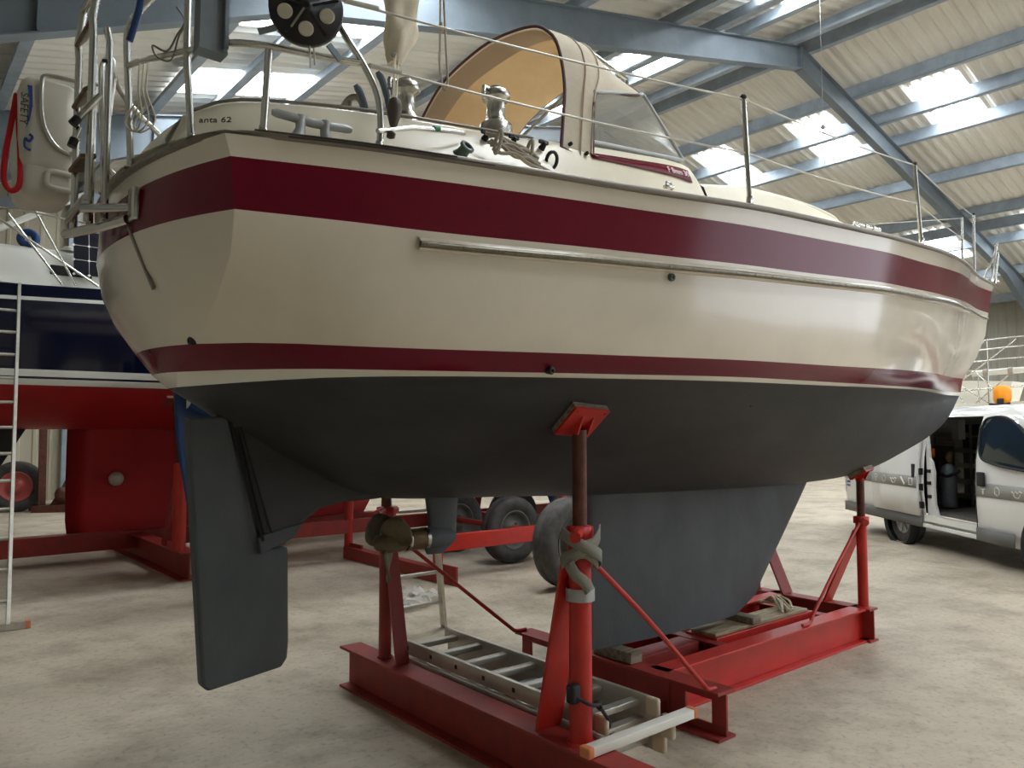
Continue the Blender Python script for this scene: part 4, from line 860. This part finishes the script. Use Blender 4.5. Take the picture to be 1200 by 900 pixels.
# its cradle
rc_ = thing('boat_cradle', 'red steel cradle under the navy and red yacht at left', 'cradle', (0, 7.4, 0))
MB().ibeam((-.62, 5.38, 0), (-.62, 9.6, 0), h=.30, w=.2).build('cross_beam', M['redold'], rc_); MB().ibeam((-3.9, 5.38, 0), (-3.9, 9.6, 0), h=.30, w=.2).build('cross_beam', M['redold'], rc_)
MB().bar((-4.25, 7.6, .22), (2.9, 7.6, .22), .22, .22).build('keel_beam', M['redold'], rc_)
for x in (-.68, -3.9):
    for sd in (-1, 1):
        y = 7.6+sd*2.02; u = MB().tube([(x, y, .3), (x, y, 1.25)], .07, 16).build('upright', M['red'], rc_)
        MB().tube([(x, y, 1.2), (x, y-sd*.25, 1.9)], .035, 12).build('screw_rod', M['rust'], u)
        MB().bar((x, y-sd*.55, .3), (x, y-sd*.05, 1.2), .12, .02, (1, 0, 0)).build('diagonal_strut', M['redold'], u)
        MB().box((x, y-sd*.27, 1.93), (.22, .2, .03), Matrix.Rotation(sd*.5, 3, 'X')).build('pad', M['redold'], u)
# blue yacht on the red trailer behind
by = thing('sailing_yacht', 'yacht with blue bottom standing on the red trailer behind the cream yacht', 'boat', (3, 4.75, 1.0))
plain_hull(by, -.9, 8.2, 4.75, 1.15, 2.82, 3.05, 2.45, 1.18, M['gelw'], M['navy'], M['blue'], .16)
b = MB().prism([(-1.02, 4.72, 2.1), (-.50, 4.72, 2.1), (-.30, 4.72, .42), (-.66, 4.72, .40), (-.86, 4.72, .9), (-.97, 4.72, 1.5)], (0, .08, 0)); b.build('rudder', M['blue'], by, bevel=.02)
rows = []
k_ = MB()
for z, xa, xb, th in ((1.6, 3.6, 5.9, .2), (.9, 3.9, 5.8, .15), (.50, 4.1, 5.6, .13)): rows.append([(x, 4.75+y, z) for x, y in foil(xb, xa, th, 12)])
k_.grid(rows, closed=True); k_.add(rows[-1], [tuple(range(len(rows[-1])))]); k_.build('keel', M['blue'], by)
tr_ = thing('boat_trailer', 'red steel boat trailer with black tyres behind the cream hull', 'trailer', (2.5, 4.6, 0))
for y, m in ((3.62, 'red'), (5.6, 'redold')): MB().bar((.3 if y > 5 else 1.35, y, .40), (6.4, y, .40), .09, .17).build('side_rail', M[m], tr_, bevel=.006)
for x in (3.4, 5.2): MB().bar((x, 3.62, .40), (x, 5.6, .40), .1, .12).build('cross_member', M['redold'], tr_)
MB().bar((4.0, 4.75, .42), (5.8, 4.75, .42), .2, .14).build('keel_support', M['redold'], tr_)
MB().bar((1.38, 3.55, .08), (1.38, 5.62, .08), .12, .14).build('cross_member', M['redold'], tr_)
for y in (3.62, 5.6):
    MB().tube([(1.38, y, .02), (1.38, y, .95 if y > 5 else .50)], .055, 14).build('leg', M['red'], tr_)
    MB().bar((1.38, y-.02, .1), (1.38, y-.35, .1), .02, .2).build('gusset', M['redold'], tr_)
    MB().tube([(3.4, y, .45), (3.4, 4.75+(y-4.6)*.62, 1.36)], .05, 12).build('support_arm', M['redold'], tr_)
    MB().tube([(5.4, y, .45), (5.4, 4.75+(y-4.6)*.62, 1.36)], .05, 12).build('support_arm', M['redold'], tr_)
for x in (2.75, 3.75): MB().tube([(x, 3.9, .42), (x, 5.3, .42)], .04, 10).build('axle', M['redold'], tr_)
for x in (2.75, 3.75):
    for y in (4.05, 5.2): wheel(tr_, (x, y, .40), (0, -1, 0), .40, .22, M['rubber'], M['vani'])
b = MB().bar((3.9, 3.4, .22), (2.6, 3.42, .12), .05, .05); b.tube([(3.0, 3.42, .12), (4.4, 3.45, .2)], .03, 10); b.build('drawbar', M['redold'], tr_)
w_ = thing('trailer_wheel', 'large worn grey tyre standing on the floor beside the near upright', 'wheel', (2.26, 2.54, 0)); wheel(w_, (2.26, 2.54, .455), (.10, -1, 0), .455, .25, M['tyreg'], M['vani'])
pf = MB(); 
for i in range(16):
    a = random.uniform(0, 6.3); c = V(.62+random.uniform(-.25, .3), 2.95+random.uniform(-.25, .25), .01); s2 = random.uniform(.07, .16)
    pts3 = [c+V(cos(a+k8*1.57)*s2*random.uniform(.6, 1.2), sin(a+k8*1.57)*s2*random.uniform(.6, 1.2), random.uniform(0, .10)) for k8 in range(4)]; pf.add(pts3+[c+V(0, 0, .09)], [(0, 1, 4), (1, 2, 4), (2, 3, 4), (3, 0, 4)])
tag(pf.build('plastic_film', M['plasticfilm']), 'crumpled clear plastic film on the floor behind the standing ladder', 'plastic sheet')

# far left: tractor wheel and rusty frame seen through the gap under the red yacht
fw = thing('tractor_wheel', 'big grey tyre with faded red hub against the far wall', 'wheel', (-1.0, 14.9, 0)); wheel(fw, (-1.0, 14.9, .50), (-.25, -1, 0), .50, .30, M['rubber'], M['pinkhub'])
fr = thing('rusty_frame', 'rusty steel stand with two uprights against the far wall', 'stand', (-.2, 14.3, 0))
for x, y, m in ((-.62, 14.5, 'rust'), (-.02, 14.2, 'rust')): MB().bar((x, y, .1), (x-.02, y, 2.3), .13, .10, (0, 1, 0)).build('upright', M[m], fr)
MB().bar((-.75, 14.5, .07), (.25, 14.0, .07), .25, .14).build('base', M['rust'], fr)
MB().bar((-.75, 14.9, .07), (.25, 14.4, .07), .2, .12).build('base', M['rust'], fr)
MB().prism([(-.5, 14.35, .14), (-.05, 14.2, .14), (-.1, 14.2, .45), (-.22, 14.22, .75), (-.33, 14.3, .45)], (.02, .06, 0)).build('bracket', M['rust'], fr)
MB().lathe((-.3, 14.25, .35), [(.14, 0), (.14, .06), (.06, .08)], (-.2, -1, 0), 18).build('roller', M['rust'], fr)

# ------------------------------------------------------------------ yacht behind the van at right
wy = thing('sailing_yacht', 'white yacht with rails and an unstepped mast on deck behind the van', 'boat', (21, 3, 1.0))
def shift_build():
    n = 30; rows = []
    for i in range(n+1):
        u = i/n; y = 6.6-10*u; W = 1.4*(.6+.4*min(1, u/.45)) if u < .45 else 1.4*max(.01, 1-((u-.45)/.55)**2.1)
        rows.append([(W, y, 2.32+.2*u), (W, y, 2.2+.2*u), (W*.95, y, 1.9), (W*.9, y, 1.6), (W*.5, y, 1.15), (0, y, 1.0)])
    h = MB()
    for sd in (-1, 1): h.grid([[(21+sd*r[j][0], r[j][1], r[j][2]) for r in rows] for j in range(6)], mats=[0, 1, 0, 2, 2])
    h.add([(21-r_[0], r_[1], r_[2]) for r_ in rows[0]]+[(21+r_[0], r_[1], r_[2]) for r_ in reversed(rows[0])], [tuple(range(12))])
    h.build('hull', [M['gelw'], M['maroon'], M['navy']], wy)
    MB().grid([[(21+r[0][0]*s2, r[0][1], r[0][2]) for s2 in (-1, 0, 1)] for r in rows]).build('deck', M['gelw'], wy)
    MB().prism([(20.5, 5.6, 2.3), (20.5, 4.2, 2.3), (20.5, 4.0, 2.95), (20.5, 5.6, 3.05)], (1.0, 0, 0)).build('cover', M['gelw'], wy)
    k9 = MB().box((21, 2, .65), (.3, 2.6, .8)); k9.build('keel', M['navy'], wy)
    m_ = MB().tube([(20.1, 7.2, 3.12), (20.1, -3.6, 3.42)], .085, 12); mo = m_.build('mast', M['white'], wy)
    for y in (4.9, 4.5, 3.9, 3.2): MB().lathe((20.1, y, 3.12+.0278*(7.2-y)), [(.10, -.06), (.105, 0), (.10, .06)], (0, 1, -.0278), 14).build('mast_lashing', M['rope'], mo)
    r = MB()
    for dz in (2.75, 3.5, 3.8, 4.05): r.tube([(19.7, 6.2, dz-.12), (19.6, 4.0, dz), (19.6, 0, dz+.12), (19.9, -3, dz+.2)], .020, 8)
    for i in range(6): y = 6.0-1.7*i; r.tube([(19.62, y, 2.3), (19.62, y, 4.0)], .02, 8)
    for p, q in (((19.6, 5.4, 3.05), (19.6, 4.3, 4.05)), ((19.6, 4.9, 3.0), (19.6, 3.6, 4.0)), ((19.6, 4.6, 3.2), (19.6, 3.9, 2.4)), ((19.55, 5.2, 3.0), (19.55, 4.3, 2.35)), ((19.55, 3.8, 3.05), (19.55, 4.6, 2.35)), ((19.6, 4.9, 2.35), (19.6, 5.3, 3.1)), ((19.6, 3.5, 2.4), (19.6, 2.6, 3.1)), ((20.1, 4.7, 2.3), (20.1, 4.7, 3.1)), ((20.1, -1, 2.3), (20.1, -1, 3.3))): r.tube([p, q], .016, 8)
    r.build('rail', M['steel'], wy)
    for y in (5.4, -1.0):
        for sd in (-1, 1): MB().tube([(21+sd*1.6, y, 0), (21+sd*.95, y, 1.6)], .05, 10).build('prop_leg', M['galv'], wy)
shift_build()
oy = MB().lathe((19.3, 3.88, 2.26), [(.04, 0), (.16, .04), (.21, .16), (.21, .38), (.16, .5), (.05, .53)], (0, 0, 1), 20); oyo = oy.build('buoy', M['orange'], recalc=True)
tag(oyo, 'orange buoy hung on the rail above the white van', 'buoy'); MB().box((19.08, 3.86, 2.36), (.06, .16, .16), None, .02).tube([(19.1, 4.12, 2.30), (19.06, 3.84, 2.27), (19.1, 3.64, 2.31)], .03, 8).build('black_strap', M['blackm'], oyo)

# ------------------------------------------------------------------ the van
HD = math.radians(50); rgt = V(sin(HD), -cos(HD), 0); fwd = V(cos(HD), sin(HD), 0); CAM = V(-3.33, -3.22, 1.6)
vo = CAM+rgt*6.53+fwd*11.2; vo.z = 0
van = thing('van', 'white panel van with grey side stripe and open sliding door', 'van', vo, HD+pi)
PF = [(.86, .28), (.93, .45), (.955, .75), (.955, 1.0), (.935, 1.25), (.88, 1.6), (.82, 1.78), (.74, 1.87), (.55, 1.92), (0, 1.945)]
XS = [-1.72, -1.6, -1.0, -.45, 0, .45, .74, 1.90, 2.3, 2.75, 3.15, 3.55, 4.0, 4.25]
def vsec(x):
    hood_ = max(0, min(1, (x-2.55)/1.0)); cap = 1.95-.85*hood_**.8; nar = 1-.10*max(0, (x-3.3)/.95)**2
    return [(x, -w*nar*(1-.04*hood_ if z > 1 else 1), min(z, cap-(1.95-z)*.05 if z > 1.0 else z)) for w, z in PF]
body = MB(); secs = [vsec(x) for x in XS]
for i in range(len(XS)-1):
    for j in range(len(PF)-1):
        for sd in (1, -1):
            if sd == 1 and XS[i] == .74 and 1 <= j <= 5: continue          # the open doorway
            if -.5 < XS[i] < .4 and j == 0 and False: continue
            q = [secs[i][j], secs[i+1][j], secs[i+1][j+1], secs[i][j+1]]
            body.add([(a, b_*sd, c) for a, b_, c in q], [(0, 1, 2, 3)], True)
for sct in (secs[0], secs[-1]): body.add(list(sct)+[(a, -b_, c) for a, b_, c in reversed(sct[:-1])], [tuple(range(2*len(PF)-1))])
bo = body.build('body', M['vanw'], van, local=True, weld=True)
b = MB(); b.grid([[(xx, -.967, .30), (xx, -.965, .45)] for xx in (-1.7, -1.0, .7)]); b.build('lower_trim', M['vand'], van, local=True, solid=.02); b = MB(); b.grid([[(xx, -.967, .30), (xx, -.965, .45)] for xx in (1.92, 2.6)]); b.build('lower_trim', M['vand'], van, local=True, solid=.02)
# floor, far side and bulkhead inside
b = MB().box((.3, 0, .5), (3.4, 1.7, .04)).box((.3, .86, 1.1), (3.4, .03, 1.25)).box((1.95, .05, 1.15), (.04, 1.6, 1.3)).box((.3, 0, 1.84), (3.4, 1.3, .03)); b.build('cargo_lining', M['vani'], van, local=True)
b = MB()
for z in (.62, .84, 1.07, 1.29, 1.52): b.box((-.42, .45, z), (.95, .70, .022)); b.box((-.42, .10, z+.03), (.95, .012, .06))
for x in (-.9, .05): b.box((x, .11, 1.1), (.03, .03, 1.2))
b.build('shelf_rack', M['alu'], van, local=True)
b = MB().box((-.15, -.25, .95), (.30, .3, .86)).box((.12, -.38, .85), (.16, .2, .66)).box((.30, -.62, .85), (.03, .03, .7)).box((-.35, -.5, 1.05), (.25, .2, 1.05)); b.build('tool_cabinet', M['vani'], van, local=True)
for i in range(5):
    for j in range(3): MB().lathe((-.62+.07*i, .075, 1.36+.05*j), [(.014, 0), (.014, -.012)], (0, 1, 0), 8).build('socket', M['alu'], van, local=True)
b = MB().box((-.25, -.2, 1.70), (.55, .3, .09)).box((.12, -.1, 1.62), (.16, .1, .28)); b.build('white_box', M['vanw'], van, local=True)
b = MB().lathe((.40, -.42, .54), [(.09, 0), (.10, .02), (.10, .5), (.09, .55), (.04, .60)], (0, 0, 1), 18); b.build('steel_cylinder', M['galv'], van, local=True)
b = MB().lathe((.44, -.42, 1.16), [(.03, 0), (.06, .05), (.06, .12), (.03, .16)], (0, 0, 1), 14); b.build('brass_regulator', M['bronze'], van, local=True)
b = MB().tube(smooth_path([(.40, -.42, 1.2), (.30, -.48, 1.22), (.22, -.5, 1.05), (.28, -.52, .98), (.42, -.55, 1.0), (.6, -.55, .98), (.8, -.5, 1.06)], 4), .022, 8).tube(smooth_path([(.26, -.5, 1.18), (.24, -.5, .9), (.25, -.5, .6)], 4), .02, 8); b.build('hose', M['blackm'], van, local=True)
b = MB().box((.64, -.80, 1.30), (.08, .10, .13), None, .02); b.build('orange_lamp', M['lens'], van, local=True)
# door jamb with its curved inner edge
jm = MB(); jam = [(.72, .47), (.98, .47), (.90, .62), (.885, .85), (.905, 1.05), (.86, 1.18), (.80, 1.24), (.78, 1.5), (.72, 1.6)]
jm.prism([(x, -.90, z) for x, z in jam], (0, .03, 0)).box((1.3, -.90, .43), (1.2, .09, .08)).box((1.3, -.94, .33), (1.24, .05, .05), None, .01); jm.build('door_jamb', M['vanw'], van, local=True)
for z in (1.06, .90, .72): MB().box((.80, -.915, z), (.05, .03, .045)).build('door_catch', M['black'], van, local=True)
# sliding door slid back over the side
sdm = MB(); rows = []
for x in (-.62, -.3, .2, .68): rows.append([(x, -w-.045, z) for w, z in PF[1:7]])
sdm.grid(rows); sdo_ = sdm.build('sliding_door', M['vanw'], van, local=True, solid=.05)
MB().box((.60, -1.02, 1.055), (.075, .03, .19), None, .012).build('handle', M['blackm'], sdo_, local=True)
for z in (1.05, .84, .60): MB().box((.71, -.975, z), (.03, .05, .09)).build('door_roller', M['black'], sdo_, local=True)
MB().box((.25, -.985, 1.235), (.35, .006, .012), None, .002).build('door_rail', M['vanw'], sdo_, local=True)
# front door details
wp = smooth_path([(2.03, -.962, 1.36), (2.03, -.945, 1.55), (2.07, -.918, 1.70), (2.17, -.905, 1.755), (2.45, -.905, 1.755), (2.72, -.925, 1.64), (2.98, -.95, 1.40), (3.14, -.965, 1.23), (3.10, -.972, 1.17), (2.85, -.975, 1.165), (2.40, -.975, 1.205), (2.14, -.972, 1.25), (2.06, -.966, 1.29), (2.03, -.962, 1.36)], 4)[:-1]
dm = MB(); dm.prism([p+V(0, -.006, 0) for p in wp], (0, .03, 0)); do_ = dm.build('door_window', M['glass'], van, local=True)
MB().tube([p+V(0, -.008, 0) for p in wp], .014, 8, closed=True).build('window_seal', M['blackm'], do_, local=True)
MB().box((2.06, -.985, 1.03), (.13, .035, .17), None, .015).build('handle', M['blackm'], van, local=True)
b = MB().tube([(1.915, -.955, .45), (1.915, -.968, .9), (1.915, -.95, 1.25), (1.92, -.885, 1.65)], .006, 6); b.build('door_gap', M['blackm'], van, local=True)
for xs2 in ((-1.72, -.66), (1.91, 3.6)): MB().grid([[(x, -.964, .825), (x, -.964, .985)] for x in xs2]).build('side_stripe', M['vang'], van, local=True, solid=.004)
b = MB().grid([[(x, -1.030, .825), (x, -1.028, .985)] for x in (-.62, .68)]); b.build('side_stripe', M['vang'], sdo_, local=True, solid=.004)
def icon(kind, x, y, z, s, par):
    q = MB()
    def L(*pts, r=.006, closed=False): q.tube([(x+a*s, y, z+c*s) for a, c in pts], r, 6, closed=closed)
    if kind == 'bolt': L((-.4, .45), (.4, .45), (.4, .1), (-.4, .1), closed=True); L((0, .1), (0, -.5), r=.01)
    if kind == 'hex': L(*[(.5*cos(pi/6+pi/3*i), .5*sin(pi/6+pi/3*i)) for i in range(6)], closed=True)
    if kind == 'hands': L((-.9, .2), (-.5, .0), (-.2, .25), (.1, .05), (.5, .3), (.9, .15)); L((-.6, -.1), (-.3, -.45), (.3, -.45), (.6, -.05))
    if kind == 'spanner': L((-.5, .5), (.45, -.45), r=.013); L((.45, -.2), (.45, -.45), (.2, -.5), r=.008)
    if kind == 'square': L((-.45, .45), (.45, .45), (.45, -.45), (-.45, -.45), closed=True)
    q.build('icon', M['white'], par, local=True)
for kd, x in (('square', -.95),): icon(kd, x, -.968, .905, .10, van)
for kd, x in (('bolt', -.46), ('hex', -.22), ('hands', .06), ('spanner', .33), ('square', .54)): icon(kd, x, -1.032, .905, .10, sdo_)
for kd, x in (('bolt', 2.07), ('hex', 2.33), ('hands', 2.68), ('spanner', 3.02), ('square', 3.3)): icon(kd, x, -.968, .905, .10, van)
b = MB().box((-1.745, -.62, .72), (.02, .48, .14), None, .004); npo = b.build('rear_plate', M['white'], van, local=True)
b = MB().box((-1.66, -.972, .70), (.012, .004, .2)); b.build('tail_edge', M['vand'], van, local=True)
b = MB()
for i, (a, c) in enumerate(((-1.60, .77), (-1.56, .77), (-1.52, .77), (-1.61, .71), (-1.565, .71), (-1.52, .71))): b.box((a, -.968, c), (.028, .004, .034)).use(0)
b.build('blue_marking', M['ink'], van, local=True)
for x in (0, 3.1):
    for sd in (-1, 1): wheel(van, (x, sd*.80, .325), (0, sd, 0), .325, .2, M['rubber'], M['alu']) if False else None
# wheels built in the van's own axes
def vwheel(x, sd):
    c = V(x, sd*.80, .325); t = MB().lathe(c, [(.19, -.08), (.25, -.10), (.30, -.10), (.325, -.07), (.325, .07), (.30, .10), (.25, .10), (.19, .08)], (0, sd, 0), 32, caps=False).build('tyre', M['rubber'], van, local=True)
    h = MB().lathe(c, [(.2, .07), (.185, .09), (.17, .05), (.10, .04), (.07, .07), (.03, .08)], (0, sd, 0), 28)
    for i in range(7): a = 2*pi*i/7; h.bar(c+V(.07*cos(a), sd*.07, .07*sin(a)), c+V(.18*cos(a), sd*.075, .18*sin(a)), .02, .035, (0, 1, 0))
    h.build('wheel_trim', M['cast'], t, local=True)
    MB().lathe((x, sd*.84, .34), [(.40, 0), (.40, .125), (.39, .128), (.34, .10)], (0, sd, 0), 32, caps=False).build('wheel_arch', M['blackm'], van, local=True)
for x in (0, 3.1):
    for sd in (-1, 1): vwheel(x, sd)
b = MB().box((4.22, 0, .5), (.15, 1.7, .35), None, .05).box((-1.74, 0, .42), (.12, 1.75, .2), None, .04); b.build('bumper', M['vand'], van, local=True)
b = MB().prism([(2.62, -.78, 1.80), (2.62, .78, 1.80), (3.42, .82, 1.20), (3.42, -.82, 1.20)], (.03, 0, .03)); b.build('windscreen', M['glass'], van, local=True)

# ------------------------------------------------------------------ light and camera
w = bpy.data.worlds.new('World'); bpy.context.scene.world = w; w.use_nodes = True
bg = w.node_tree.nodes['Background']; bg.inputs['Color'].default_value = lin((232, 238, 248)); bg.inputs['Strength'].default_value = 2.6
cam = bpy.data.cameras.new('camera'); co_ = bpy.data.objects.new('camera', cam); COL.objects.link(co_)
cam.sensor_width = 36; cam.lens = 27; cam.clip_end = 200; cam.clip_start = .05
co_.location = CAM; co_.rotation_euler = (math.radians(90+3.5), 0, HD-pi/2)
sc = bpy.context.scene; sc.camera = co_
sc.view_settings.view_transform = 'Standard'; sc.view_settings.look = 'None'; sc.view_settings.gamma = 1; sc.view_settings.use_curve_mapping = False
sc.view_settings.exposure = 0.12
sc.cycles.max_bounces = 8; sc.cycles.diffuse_bounces = 5
